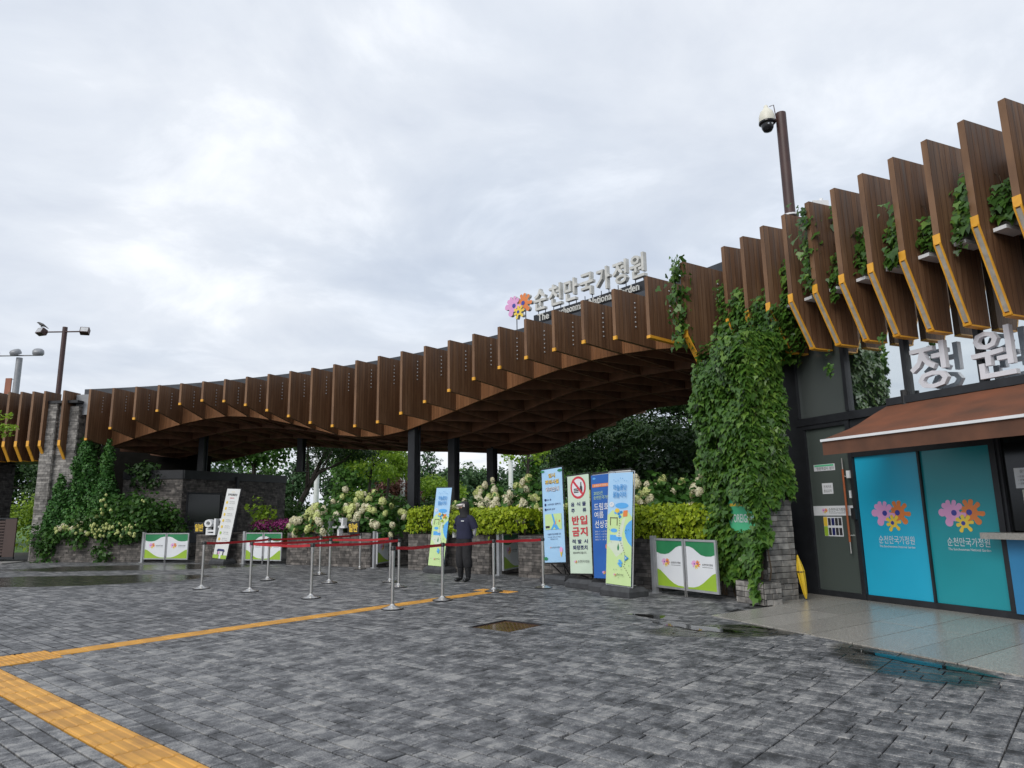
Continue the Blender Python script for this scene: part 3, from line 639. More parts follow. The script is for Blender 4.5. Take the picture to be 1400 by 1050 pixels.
def emblem(parent, mw, size, ext, side=None, solid=False):
    """three overlapping flowers: pink left, orange right, yellow below; size = overall width"""
    s_ = size; st = ext if solid else .0012
    for nm, mk, cx, cy, r, lob, sd_, z in (('pink_flower', 'pink', -.21, .05, .31, 'pink', 11, 0), ('orange_flower', 'orange', .19, .06, .31, 'orange', 5, -1), ('yellow_flower', 'petal_yellow', .035, -.17, .215, 'yellow', 8, 1)):
        q = MB(); base = (z + 1) * (.02 if solid else .0008)
        q.prism(flower_poly(r * s_, lob, sd_), ext, mw @ Matrix.Translation((cx * s_, cy * s_, base)))
        if side is not None: q.m = [1] + [0] + [1] * (len(q.f) - 2)
        fo = ob(nm, q, [M[mk], side] if side is not None else M[mk], parent)
        q = MB(); q.prism(ngon_disc((.062 if r > .25 else .045) * s_, 14), .002 if not solid else .01, mw @ Matrix.Translation(((cx + (.05 if nm[0] == 'p' else -.02)) * s_, (cy + .0) * s_, base + ext + .0005))); ob('flower_eye', q, M['petal_blue'], fo)
sg = thing('rooftop_sign', 'pale raised Korean letters with three-flower emblem standing on the canopy roof', 'sign', ring(42.5, 29.5, 6.4))
RSGN = 29.45
word = '순천만국가정원'
for k, ch in enumerate(word):
    th = 44.9 - k * (44.9 - 38.3) / 6; vs, fs = fit_text(ch, .46, .60, .12, .018)
    mw = frame(ring(th, RSGN, 7.26), rt(th), UZ); q = MB(); q.raw(vs, fs, mw); lo = ob('letter', q, M['offwhite'], sg)
    q = MB()
    for sx in (-.13, .13): q.tube([mw @ Vector((sx, -.28, -.03)), mw @ Vector((sx, -.95, -.03))], .012, 6)
    ob('support_post', q, M['dark'], lo)
for txt, t0, t1 in (('The', 45.0, 44.15), ('Suncheonman', 43.95, 41.55), ('National', 41.4, 39.75), ('Garden', 39.55, 38.1)):
    th = (t0 + t1) / 2; w_ = math.radians(t0 - t1) * RSGN; vs, fs = fit_text(txt, w_ * .95, .20 if txt != 'Suncheonman' else .20, .03, .012)
    mw = frame(ring(th, RSGN - .1, 6.72), rt(th), UZ); q = MB(); q.raw(vs, fs, mw); ob('small_lettering', q, M['offwhite'], sg)
q = MB()
for k in range(8):
    a, b_ = 45.4 - k * .95, 45.4 - (k + 1) * .95; p0_ = ring(a, RSGN - .04, 6.40); q.obox(p0_, ring(b_, RSGN - .04, 6.40) - p0_, er(a) * .03, (0, 0, .45))
ob('backing_rail', q, M['dark'], sg)
emblem(sg, frame(ring(46.4, RSGN, 7.22), rt(46.4), UZ), 1.02, .10, M['offwhite'], True)
q = MB()
for sx in (-.2, .15): c_ = ring(46.4, RSGN + .03, 0) + rt(46.4) * sx; q.tube([(c_.x, c_.y, 6.35), (c_.x, c_.y, 7.1)], .015, 6)
ob('support_post', q, M['dark'], sg)
# ================================================================== TICKET OFFICE (right)
off_ = thing('ticket_office', 'glazed ticket office with brown vertical fins and blue window films', 'building', fac(1, 0))
def fbox(q, s0, s1, o0, o1, z0, z1): return q.obox(fac(s0, o0, z0), FD * (s1 - s0), -FN * (o1 - o0), (0, 0, z1 - z0))
def fmw(s, o, z): return frame(fac(s, o, z), FD, UZ)
def fx(name, mat, parent, *boxes, **k):
    q = MB()
    for b in boxes: fbox(q, *b)
    return ob(name, q, mat, parent, **k)
SE = 9.0
fx('core_wall', M['dark_gap'], off_, (-3.3, SE, -3.5, -.12, 0, 5.9))
fx('plinth', M['dark'], off_, (-3.3, -2.2, -.1, .02, 0, 5.2), (-1.14, 1.1, -.05, .02, 0, .1), (1.1, SE, -.05, .02, 0, .08))
fx('roof_deck', M['roofing'], off_, (-3.3, SE, -3.7, -.12, 5.9, 6.05))
fx('parapet', M['flash'], off_, (-3.3, SE, -.119, -.03, 5.35, 6.02))
# storey glazing above the transom
mull = [-2.2, -1.13, -.04, 1.07, 2.18, 3.3, 4.4, 5.5, 6.6, 7.7, 8.8]
for k in range(len(mull) - 1):
    g_ = fx('upper_pane', M['glass_dim'] if k == 0 else M['glass'], off_, (mull[k] + .035, mull[k + 1] - .035, -.06, -.03, 3.0, 5.0))
for s_ in mull: fx('mullion', M['dark'], off_, (s_ - .035, s_ + .035, -.08, .035, 3.01, 5.3))
fx('transom', M['dark'], off_, (-2.23, SE, -.07, .045, 2.87, 3.0))
fx('spandrel', M['dark'], off_, (-2.23, SE, -.115, -.005, 5.0, 5.34))
# ledge with planter troughs behind the fins
fx('planter_ledge', M['conc'], off_, (-2.9, SE, .0, .44, 4.92, 5.02))
fx('planter_trough', M['dark'], off_, (-2.9, SE, .02, .20, 5.025, 5.3))
# downpipe cap seen above the awning
q = MB(); c_ = fac(-.04, .09); q.tube([(c_.x, c_.y, 2.9), (c_.x, c_.y, 3.17)], .055, 12); ob('pipe_cap', q, M['black'], off_)
# door
door = fx('door', M['glass_door'], off_, (-2.08, -1.22, -.045, -.02, .1, 2.80), label='dark green glazed door with notices and long orange pull bar')
fx('door_frame', M['dark'], door, (-2.2, -2.08, -.06, .03, 0, 2.868), (-1.22, -1.145, -.06, .03, 0, 2.868), (-2.08, -1.22, -.06, .03, 2.80, 2.868), (-2.08, -1.22, -.06, .025, 0.0, .1))
q = MB(); a, b_ = fac(-1.33, .05, .72), fac(-1.33, .05, 2.25); q.tube([a + Vector((0, 0, .18)), b_ - Vector((0, 0, .18))], .017, 8); ob('pull_bar', q, pm('orange_pull_bar', (.36, .10, .03), (.30, .08, .025), 5, .5), door)
q = MB(); q.tube([a, a + Vector((0, 0, .18))], .014, 8); q.tube([b_ - Vector((0, 0, .18)), b_], .014, 8)
for z in (1.0, 1.95): q.tube([fac(-1.33, -.02, z), fac(-1.33, .05, z)], .012, 6)
ob('pull_bar_end', q, M['steel'], door)
fx('lock_case', M['black'], door, (-1.235, -1.15, .031, .075, 1.26, 1.44)); fx('sensor', M['white'], door, (-1.26, -1.2, .031, .06, 1.92, 2.04), (-1.25, -1.22, .031, .05, 1.6, 1.72))
def plate(parent, s0, s1, z0, z1, mat, o=.0, name='notice', th_=.004): return fx(name, mat, parent, (s0, s1, o - .0205, o - .0205 + th_ + .001, z0, z1))
def ftext(parent, body, s, z, w, h, mat, o=-.012, bold=0, name='lettering'):
    vs, fs = fit_text(body, w, h, 0, bold); q = MB(); q.raw(vs, fs, fmw(s, o, z)); return ob(name, q, mat, parent)
pl = plate(door, -1.98, -1.54, 2.07, 2.18, M['print_white']); plate(door, -1.96, -1.56, 2.145, 2.172, M['sign_green'], .004, 'notice_band'); ftext(pl, '정원해설사 쉼터', -1.74, 2.11, .36, .055, M['ink'], -.0135)
pl = plate(door, -1.84, -1.62, 1.68, 1.86, M['print_white']); ftext(pl, '관계자외', -1.73, 1.80, .16, .05, M['ink'], -.0145); ftext(pl, '출입금지', -1.73, 1.73, .16, .05, M['ink'], -.0145)
pl = plate(door, -2.07, -1.23, 1.32, 1.48, M['print_white'], 0, 'logo_band'); ftext(pl, '순천만국가정원', -1.58, 1.415, .34, .06, M['ink'], -.0135); ftext(pl, 'The Suncheonman National Garden', -1.58, 1.365, .34, .02, M['ink'], -.0135)
emblem(pl, fmw(-1.83, -.0148, 1.40), .12, .001)
pl = plate(door, -1.88, -1.50, .98, 1.30, M['print_white'], 0, 'phone_charging_notice')
plate(pl, -1.875, -1.80, 1.145, 1.295, M['gold'], .004, 'notice_band'); plate(pl, -1.875, -1.80, .985, 1.14, M['print_lime'], .004, 'notice_band')
for k in range(4):
    for z in (1.16, 1.0): plate(pl, -1.785 + k * .072, -1.73 + k * .072, z, z + .12, M['ink'] if k != 1 else M['navy_ink'], .004, 'phone_picture')
# film panels with the emblem
def film(s0, s1, z0, z1, mat, big, nm):
    p_ = fx('window_panel', mat, off_, (s0, s1, -.045, -.02, z0, z1), label=nm)
    sm, zm = (s0 + s1) / 2 + .02, 1.32
    emblem(p_, fmw(sm - .02, -.0185, zm), .66 * big, .0012)
    ftext(p_, '순천만국가정원', sm + .02, .955, .60 * big, .12 * big, M['print_white'], -.0165); ftext(p_, 'The Suncheonman National Garden', sm + .02, .855, .60 * big, .034, M['print_white'], -.0165, .006)
film(-1.14, -.03, .10, 2.25, M['blue_film'], 1.0, 'bright blue film panel'); film(.0, 1.02, .10, 2.25, M['teal_film'], .98, 'teal film panel')
fx('panel_frame', M['dark'], off_, (-.03, .0, -.06, .02, .1, 2.30), (1.02, 1.10, -.06, .03, .1, 2.86), (-1.145, 1.02, -.06, .02, 2.25, 2.34))
fx('panel_head', M['dark'], off_, (-1.14, 1.02, -.05, -.005, 2.34, 2.868))
# ticket window
fx('ticket_window', M['glass_dark'], off_, (1.14, SE - 6, -.08, -.05, 1.12, 2.6)); fx('window_frame', M['dark'], off_, (1.10, 1.14, -.08, .0, 1.1, 2.6), (1.10, SE - 6, -.08, .01, 2.6, 2.868))
fx('counter_shelf', M['counter'], off_, (.93, SE - 6, -.02, .30, 1.02, 1.10)); fx('counter_front', M['blue_panel'], off_, (1.10, SE - 6, -.02, .05, .085, 1.018))
fx('side_wall', M['dark'], off_, (SE - 6, SE, -.09, .02, .085, 2.868))
pl = fx('price_notice', M['print_white'], off_, (1.26, 1.62, -.049, -.043, 1.66, 1.92)); ftext(pl, '운영시간', 1.43, 1.875, .2, .045, M['ink'], -.0415)
for k in range(3): ftext(pl, '• 관람 : 09:00 ~ 20:00', 1.44, 1.81 - k * .045, .28, .025, M['ink'], -.0415)
fx('paper_notice', pm('cream_paper', (.55, .56, .48), (.5, .51, .44), 3, .6), off_, (1.33, 1.65, -.049, -.043, 1.27, 1.64)); fx('notice_band', M['gold'], off_, (1.37, 1.62, -.0425, -.041, 1.57, 1.59))
# awning
aw = thing('awning', 'brown sloping canvas awning over the ticket window', 'awning', fac(1.5, .02, 3.0))
q = MB(); NS, NO = 24, 8; A0, A1 = -.33, 4.6
for i in range(NS + 1):
    for j in range(NO + 1):
        t_ = j / NO; s = A0 - .12 * t_ + (A1 - A0 + .12 * t_) * i / NS; z = 3.0 - .575 * t_ - .035 * math.sin(math.pi * t_) + .012 * math.sin(i * 1.9 + j) * t_ * (1 - t_) * 4
        q.v.append(tuple(fac(s, .05 + 1.35 * t_, z)))
for i in range(NS):
    for j in range(NO): a = i * (NO + 1) + j; q.f.append((a, a + 1, a + NO + 2, a + NO + 1)); q.m.append(0)
ob('canvas', q, M['awning'], aw, smooth=True)
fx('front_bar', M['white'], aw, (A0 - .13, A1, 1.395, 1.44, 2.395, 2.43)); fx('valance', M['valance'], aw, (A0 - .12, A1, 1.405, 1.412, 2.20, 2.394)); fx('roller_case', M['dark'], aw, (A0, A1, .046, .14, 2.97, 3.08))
q = MB()
for s in (.15, 3.0): q.tube([fac(s, .06, 2.78), fac(s + .35, .75, 2.55), fac(s, 1.4, 2.40)], .022, 6)
ob('folding_arm', q, M['white'], aw)
# raised letters on the glass
lt = thing('facade_letters', 'large pale grey Korean letters fixed to the office glass above the awning', 'sign', fac(1, 0, 3.1))
for k, ch in enumerate('정원입구'):
    vs, fs = fit_text(ch, .55, .66, .08, .01); q = MB(); q.raw(vs, fs, fmw(.42 + k * .90, .12, 3.44))
    lo = ob('letter', q, pm('letter_face', (.68, .68, .72), (.62, .62, .66), 4, .5) if k == 0 else bpy.data.materials['letter_face'], lt)
# chamfered fins
for k in range(-6, 16):
    s = .22 + k * .515; zl = 3.86 - .105 * (s - .74) if s < .9 else 3.81; ze = 4.86 + (.09 * (s - .74) if s > .5 else 0); ze = min(ze, 5.2); zl = min(zl, 4.12)
    p_ = fac(s, .84); mw = Matrix(((FN.x, -FD.x, 0, p_.x), (FN.y, -FD.y, 0, p_.y), (0, 0, 1, 0), (0, 0, 0, 1)))
    if s < -2.95: continue
    poly = [(0, ze), (.40, zl), (.79, zl), (.79, 6.4), (0, 6.4)]
    fo = fin(off_, poly, 0, 0, M['wood_r'], mw=mw)
    q = MB(); q.box((-.004, 0, ze + .05), (.012, T + .010, .14), mw)
    dv = Vector((.40, 0, zl - ze)); ln = dv.length; nn = Vector((-(ze - zl), 0, -.40)).normalized()
    for y0, y1 in ((-T / 2 - .004, -T / 2 + .014), (T / 2 - .014, T / 2 + .004)):
        q.obox(mw @ Vector((0, y0, ze)), mw.to_3x3() @ dv, mw.to_3x3() @ Vector((0, y1 - y0, 0)), mw.to_3x3() @ (nn * .022))
    q.obox(mw @ Vector((.40, -T / 2 - .006, zl - .022)), FN * .385, -FD * (T + .012), (0, 0, .02))
    q.obox(mw @ (Vector((.40, -T / 2 - .006, zl)) - dv.normalized() * .03), mw.to_3x3() @ (dv.normalized() * .03), -FD * (T + .012), mw.to_3x3() @ (nn * .031))
    lc = ob('lamp_channel', q, M['yellow'], fo)
    q = MB(); q.obox(mw @ (Vector((0, -T / 2 + .015, ze)) + dv * .03), mw.to_3x3() @ (dv * .93), mw.to_3x3() @ Vector((0, T - .030, 0)), mw.to_3x3() @ (nn * .016)); ob('led_strip', q, M['led'], lc)
    if k >= -4: fx('fin_bracket', M['white'], fo, (s + .06, s + .22, .20, .60, 4.87, 4.918))
# floodlight lying on the fins' top
q = MB(); c_ = fac(-.95, .4, 6.48); q.box((0, 0, 0), (.26, .16, .12), Matrix.Translation(c_)); q.tube([c_ + Vector((0, 0, -.08)), c_ + Vector((.05, 0, .12))], .03, 8); ob('roof_floodlight', q, M['white'], off_)
# camera mast on the roof
cm = thing('camera_mast', 'brown mast carrying a white and black dome security camera', 'camera mast', (5.20, 11.95, 5.9))
q = MB(); q.tube([(5.2, 11.95, 5.9), (5.2, 11.95, 8.85)], .095, 16); ob('mast', q, M['brown_metal'], cm, smooth=True)
q = MB(); q.tube([(5.2, 11.95, 6.75), (5.2, 11.95, 6.78)], .15, 16); ob('flange', q, M['white'], cm)
cc = Vector((4.93, 11.95, 8.66)); q = MB(); q.lathe([(.14, 0), (.148, .035), (.144, .125), (.117, .215), (.068, .27), (.045, .30), (.04, .34), (.027, .36)], 24, cc); hd = ob('camera_housing', q, M['cream'], cm, smooth=True)
q = MB(); q.lathe([(.027, -.19), (.076, -.17), (.106, -.115), (.115, -.045), (.153, -.018), (.155, .009)], 24, cc); ob('camera_dome', q, pm('smoked_dome', (.012, .012, .014), (.016, .016, .018), 3, .15), hd, smooth=True)
q = MB()
for s_ in (-.035, .035): q.tube([cc + Vector((s_ + .01, -.11, -.08)), cc + Vector((s_ + .01, -.127, -.08))], .017, 8)
ob('camera_eye', q, M['alu'], hd)
q = MB(); q.tube([(5.15, 11.95, 8.72), (5.04, 11.95, 8.70)], .035, 8); q.tube([(5.12, 11.95, 8.6), (5.06, 11.9, 9.0), (5.0, 11.95, 9.0)], .008, 6); ob('arm', q, M['brown_metal'], cm)
# ================================================================== STONE WORK
def stones(q, o, right, width, height, seed, ch=(.05, .085), ln=(.14, .38), proud=.02, keep=None, z0=0.0, nrm=None):
    """courses of split stone on a vertical face: o = lower left corner seen from outside"""
    rr = random.Random(seed); r = Vector(right).normalized(); n = r.cross(UZ); z = 0
    while z < height - .01:
        h = min(rr.uniform(*ch), height - z); 
        if height - z - h < .03: h = height - z
        x = -rr.uniform(0, .2)
        while x < width:
            l_ = rr.uniform(*ln); a, b = max(x, 0), min(x + l_, width); x += l_
            if b - a < .03: continue
            if keep is not None and not keep((a + b) / 2, z + h / 2): continue
            d = rr.uniform(.3, 1) * proud + .004; g = .0035
            p = Vector(o) + r * (a + g) + UZ * (z + g); ax = r * (b - a - 2 * g); az = UZ * (h - 2 * g)
            vs = [p, p + ax, p + ax + az, p + az]; j = rr.uniform(-.003, .003)
            fr_ = [v + n * (d + (j if i in (0, 1) else -j)) for i, v in enumerate(vs)]
            q.add(vs + fr_, [(4, 5, 6, 7), (0, 1, 5, 4), (1, 2, 6, 5), (2, 3, 7, 6), (3, 0, 4, 7)])
        z += h
def stone_box(parent, c0, right, w, d, h, seed, mat, faces='FRL', nm='stone_courses', core='core', **k):
    """box whose front-left corner is c0; right along the front, depth away from the viewer"""
    r = Vector(right).normalized(); n = r.cross(UZ); b_ = -n
    q = MB(); q.obox(c0, r * w, b_ * d, UZ * h); ob(core, q, M['mortar'], parent)
    q = MB(); c0 = Vector(c0)
    if 'F' in faces: stones(q, c0, r, w, h, seed, **k)
    if 'R' in faces: stones(q, c0 + r * w, b_, d, h, seed + 1, **k)
    if 'L' in faces: stones(q, c0 + b_ * d, -b_, d, h, seed + 2, **k)
    ob(nm, q, mat, parent, kind='stuff')
# ---- pier at the office corner (mostly under ivy)
pier = thing('stone_pier', 'square stone pier wrapped in ivy beside the office door', 'pier', fac(-2.2, 1.3))
q = MB(); fbox(q, -3.0, -1.77, .8, 1.4, 0, 4.15); ob('core', q, M['mortar'], pier)
def lone_stones(parent, o, right, width, height, seed, mat, ch, ln, proud=.022, keep=None, start=0.0):
    rr = random.Random(seed); r = Vector(right).normalized(); n = r.cross(UZ); z = start; cnt = 0
    while z < height - .01:
        h = min(rr.uniform(*ch), height - z); x = -rr.uniform(0, .15)
        while x < width:
            l_ = rr.uniform(*ln); a, b = max(x, 0), min(x + l_, width); x += l_
            if b - a < .035 or (keep and not keep((a + b) / 2, z + h / 2)): continue
            q = MB(); g = .004; d = rr.uniform(.35, 1) * proud; p = Vector(o) + r * (a + g) + UZ * (z + g)
            ax, az = r * (b - a - 2 * g), UZ * (h - 2 * g); e_ = .006; vs = [p, p + ax, p + ax + az, p + az]
            ins = [p + r * e_ + UZ * e_, p + ax - r * e_ + UZ * e_, p + ax + az - r * e_ - UZ * e_, p + az + r * e_ - UZ * e_]
            fr_ = [v + n * (d + rr.uniform(-.004, .004)) for v in ins]; mdl = [v + n * d * .7 for v in vs]
            q.add(vs + mdl + fr_, [(8, 9, 10, 11)] + [(i, (i + 1) % 4, 4 + (i + 1) % 4, 4 + i) for i in range(4)] + [(4 + i, 4 + (i + 1) % 4, 8 + (i + 1) % 4, 8 + i) for i in range(4)])
            ob('stone', q, mat, parent); cnt += 1
        z += h
    return cnt
lone_stones(pier, fac(-1.77, 1.4), FN, .6, 1.75, 21, M['stone_light'], (.075, .10), (.16, .36), keep=lambda x, z: z < 1.75 - x * .3)
lone_stones(pier, fac(-3.0, 1.4), FD, 1.23, .5, 22, M['stone'], (.07, .095), (.18, .36))
lone_stones(pier, fac(-3.0, 1.4), FD, 1.2, 2.85, 23, M['stone_light'], (.2, .24), (.3, .4), keep=lambda x, z: .2 < x < .9, start=2.2)
q = MB(); fbox(q, -2.10, -1.5, 1.415, 1.76, 0, .34); blk = ob('footing_block', q, M['mortar'], pier)
lone_stones(blk, fac(-2.10, 1.76), FD, .60, .345, 24, M['stone_light'], (.075, .10), (.14, .30)); lone_stones(blk, fac(-1.5, 1.76), FN, .345, .345, 25, M['stone_light'], (.075, .10), (.1, .2))
# green sign on the pier
gs = thing('green_wall_sign', 'mint green sign half hidden by ivy on the stone pier', 'sign', fac(-1.78, 1.74, 1.2))
q = MB(); fbox(q, -2.52, -1.79, 1.435, 1.455, 1.06, 1.90); ob('panel', q, M['sign_green'], gs)
q = MB(); fbox(q, -2.47, -1.88, 1.456, 1.459, 1.50, 1.545); ob('stripe', q, M['gold'], gs)
q = MB(); vs, fs = fit_text('FOREIGNER', .58, .14, 0, .01); q.raw(vs, fs, fmw(-2.16, 1.458, 1.30)); ob('lettering', q, M['print_white'], gs)
q = MB(); vs, fs = fit_text('외국인', .44, .16, 0, .01); q.raw(vs, fs, fmw(-2.18, 1.458, 1.72)); ob('lettering', q, M['print_white'], gs)
# ---- left tower and left wing
tw = thing('stone_tower', 'tall grey split-stone tower at the left end of the canopy', 'tower', ring(84.3, 28, 0))
stone_box(tw, ring(85.0, 28.05), rt(84.6), .50, 1.5, 5.75, 31, M['stone_light'], 'FLR', ch=(.07, .11), ln=(.2, .5))
stone_box(tw, ring(84.0, 28.18), rt(84.6), .80, 1.3, 5.65, 35, M['stone_light'], 'FR', ch=(.07, .11), ln=(.2, .5), nm='return_courses', core='return_core')
q = MB(); q.obox(ring(85.05, 28.0, 5.75), rt(84.6) * 1.35, er(84.6) * 1.55, (0, 0, .1)); ob('coping', q, M['dark'], tw)
wing = thing('left_wing', 'left gatehouse wing with brown fins over the service entrance', 'building', ring(89, 28.5, 0))
def chamfer_fin(parent, th):
    mw = fin_frame(th, RF); fo = fin(parent, [(0, 4.2), (.36, 3.66), (.78, 3.66), (.78, 6.2), (0, 6.2)], th, RF, M['wood_r'])
    q = MB(); q.box((-.004, 0, 4.24), (.016, T + .014, .2), mw)
    q.obox(mw @ Vector((-.01, -T / 2 - .006, 4.14)), er(th) * .36 + Vector((0, 0, -.53)), -rt(th) * (T + .012), (0, 0, .06)); q.obox(mw @ Vector((.35, -T / 2 - .006, 3.63)), er(th) * .42, -rt(th) * (T + .012), (0, 0, .025)); ob('lamp_channel', q, M['yellow'], fo); return fo
for k in range(12): chamfer_fin(wing, 84.79 + k * .965)
f0 = chamfer_fin(wing, 83.2); bolts(f0, fin_frame(83.2, RF), .62, [5.9 - k * .11 for k in range(6)])
stone_box(wing, ring(95.6, 28.66, 4.35), rt(90.6), 4.9, .9, 1.35, 41, M['stone'], 'F', ch=(.07, .11), ln=(.2, .5))
q = MB(); q.obox(ring(95.6, 28.62, 5.72), rt(90.6) * 4.9, er(90.6) * 1.6, (0, 0, .12)); ob('coping', q, M['dark'], wing)
q = MB(); q.obox(ring(95.6, 28.5, 4.95), rt(90.6) * 4.9, er(90.6) * .15, (0, 0, .1)); ob('bracket_rail', q, M['white'], wing)
q = MB(); q.obox(ring(95.6, 28.64, 3.7), rt(90.6) * 4.9, er(90.6) * 2.2, (0, 0, .63)); ob('lintel', q, M['dark'], wing)
stone_box(wing, ring(95.6, 28.3), rt(90.6), 2.6, 2.2, 3.69, 43, M['stone'], 'FR', nm='pier_courses', core='pier_core')
# brown service gate
sgt = thing('service_gate', 'low brown metal sliding gate with slatted panel at far left', 'gate', ring(89, 27.6, 0))
G0 = ring(91.5, 28.0); GR = rt(88.6)
def gbox(q, x0, x1, y0, y1, z0, z1): q.obox(G0 + GR * x0 + UZ * z0, GR * (x1 - x0), er(88.6) * (y1 - y0), UZ * (z1 - z0))
q = MB(); gbox(q, 0, 1.75, 0, .05, .16, 1.5); ob('panel', q, M['gate_brown'], sgt)
q = MB(); gbox(q, 2.2, 2.62, 0, .05, .16, 1.5); ob('end_panel', q, M['gate_brown'], sgt)
q = MB(); gbox(q, 0, 2.62, -.01, .06, .08, .159); gbox(q, 0, 2.62, -.01, .06, 1.501, 1.55); ob('rail', q, M['dark'], sgt)
for k in range(12): q = MB(); gbox(q, 1.755, 2.195, .01, .035, .22 + k * .105, .29 + k * .105); ob('slat', q, M['gate_brown'], sgt)
# ---- dark brick booth under the canopy
bo = thing('brick_booth', 'low dark brick gate booth with a black fascia under the canopy', 'building', (-13, 28, 0))
b0, b1, b2 = Vector((-14.9, 26.45, 0)), Vector((-12.70, 26.62, 0)), Vector((-10.38, 31.6, 0))
def wall_face(parent, a, b, h, seed, mat, nm='brick_courses'):
    q = MB(); stones(q, a, b - a, (b - a).length, h, seed, ch=(.065, .075), ln=(.2, .26), proud=.012); ob(nm, q, mat, parent, kind='stuff')
q = MB(); q.add([b0, b1, b2, b2 + Vector((-5, 1.5, 0)), b0 + Vector((-.5, 5, 0))] + [v + UZ * 2.95 for v in (b0, b1, b2, b2 + Vector((-5, 1.5, 0)), b0 + Vector((-.5, 5, 0)))], [(0, 1, 6, 5), (1, 2, 7, 6), (2, 3, 8, 7), (3, 4, 9, 8), (4, 0, 5, 9), (5, 6, 7, 8, 9)]); ob('core', q, M['mortar'], bo)
wall_face(bo, b0, b1, 2.95, 51, M['brick']); wall_face(bo, b1, b2, 2.95, 52, M['brick'])
q = MB()
for a, b in ((b0, b1), (b1, b2)):
    d_ = (b - a).normalized(); n_ = d_.cross(UZ); q.obox(a + n_ * .06 + UZ * 2.93 - d_ * (0.0 if a is b0 else .06), (b - a) + d_ * .06, -n_ * .5, (0, 0, .33))
ob('fascia', q, M['dark'], bo)
d_ = (b2 - b1).normalized(); n_ = d_.cross(UZ)
q = MB(); q.obox(b1 + d_ * .25 + n_ * .03 + UZ * 1.15, d_ * 1.55, n_ * .02, (0, 0, 1.2)); wo_ = ob('window', q, M['glass_dark'], bo)
q = MB()
for x0, x1, z0, z1 in ((.19, 1.86, 1.07, 1.149), (.19, 1.86, 2.351, 2.42), (.19, .249, 1.15, 2.35), (1.801, 1.86, 1.15, 2.35)): q.obox(b1 + d_ * x0 + n_ * .025 + UZ * z0, d_ * (x1 - x0), n_ * .05, (0, 0, z1 - z0))
ob('window_frame', q, M['dark'], wo_)
q = MB(); q.obox(b1 + d_ * .25 + n_ * .026 + UZ * .5, d_ * 1.55, n_ * .02, (0, 0, .5)); ob('service_hatch', q, M['flash'], bo)
q = MB(); q.obox(b1 + d_ * 2.55 + n_ * .026, d_ * .12, n_ * .1, (0, 0, 3.1)); ob('downpipe', q, M['dark'], bo)
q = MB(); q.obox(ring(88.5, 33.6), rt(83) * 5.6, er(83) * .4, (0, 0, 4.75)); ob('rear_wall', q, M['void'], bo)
# ---- planter walls between the gates
def planter(name, label, ths, r0, depth, h, seed, mat=None, closed=True):
    c_ = ring((ths[0] + ths[-1]) / 2, r0); t_ = thing(name, label, 'planter', (c_.x, c_.y, 0)); q = MB(); w = MB()
    for k in range(len(ths) - 1):
        a, b = ring(ths[k], r0), ring(ths[k + 1], r0); d = b - a; n = d.normalized().cross(UZ)
        q.obox(a, d, -n * depth, UZ * h); stones(w, a, d, d.length, h, seed + k, ch=(.06, .08), ln=(.16, .34), proud=.018)
    a, b = ring(ths[-1], r0), ring(ths[-1], r0 + depth); stones(w, a, b - a, (b - a).length, h, seed + 20, ch=(.06, .08), ln=(.16, .34), proud=.018)
    a, b = ring(ths[0], r0 + depth), ring(ths[0], r0); stones(w, a, b - a, (b - a).length, h, seed + 21, ch=(.06, .08), ln=(.16, .34), proud=.018)
    ob('core', q, M['mortar'], t_); ob('stone_courses', w, mat or M['brick'], t_, kind='stuff')
    q = MB()
    for k in range(len(ths) - 1): a, b = ring(ths[k], r0 + .05, h + .003), ring(ths[k + 1], r0 + .05, h + .003); q.add([a, b, ring(ths[k + 1], r0 + depth, h + .003), ring(ths[k], r0 + depth, h + .003)], [(0, 1, 2, 3)])
    ob('soil', q, M['soil'], t_); return t_
def thr(a, b, n): return [a + (b - a) * k / n for k in range(n + 1)]
PL1 = planter('stone_planter', 'long low stone planter with trailing shrubs below the tower', thr(83.6, 74.2, 5), 27.3, 1.6, .88, 61)
PL2 = planter('stone_planter', 'dark stone planter behind the leaning white notice board', thr(69.5, 65.2, 3), 27.3, 1.4, .92, 71)
PL3 = planter('stone_planter', 'dark stone planter behind the queue posts under white hydrangeas', thr(61.5, 54.2, 4), 27.35, 1.5, .95, 81)
PL4 = planter('stone_planter', 'dark stone planter with clipped hedge behind the standing guard', thr(51.3, 45.0, 4), 27.45, 1.5, .93, 91)
PL5 = planter('stone_planter', 'dark stone planter with clipped hedge behind the row of banners', thr(43.0, 34.3, 5), 27.5, 1.5, .93, 101)
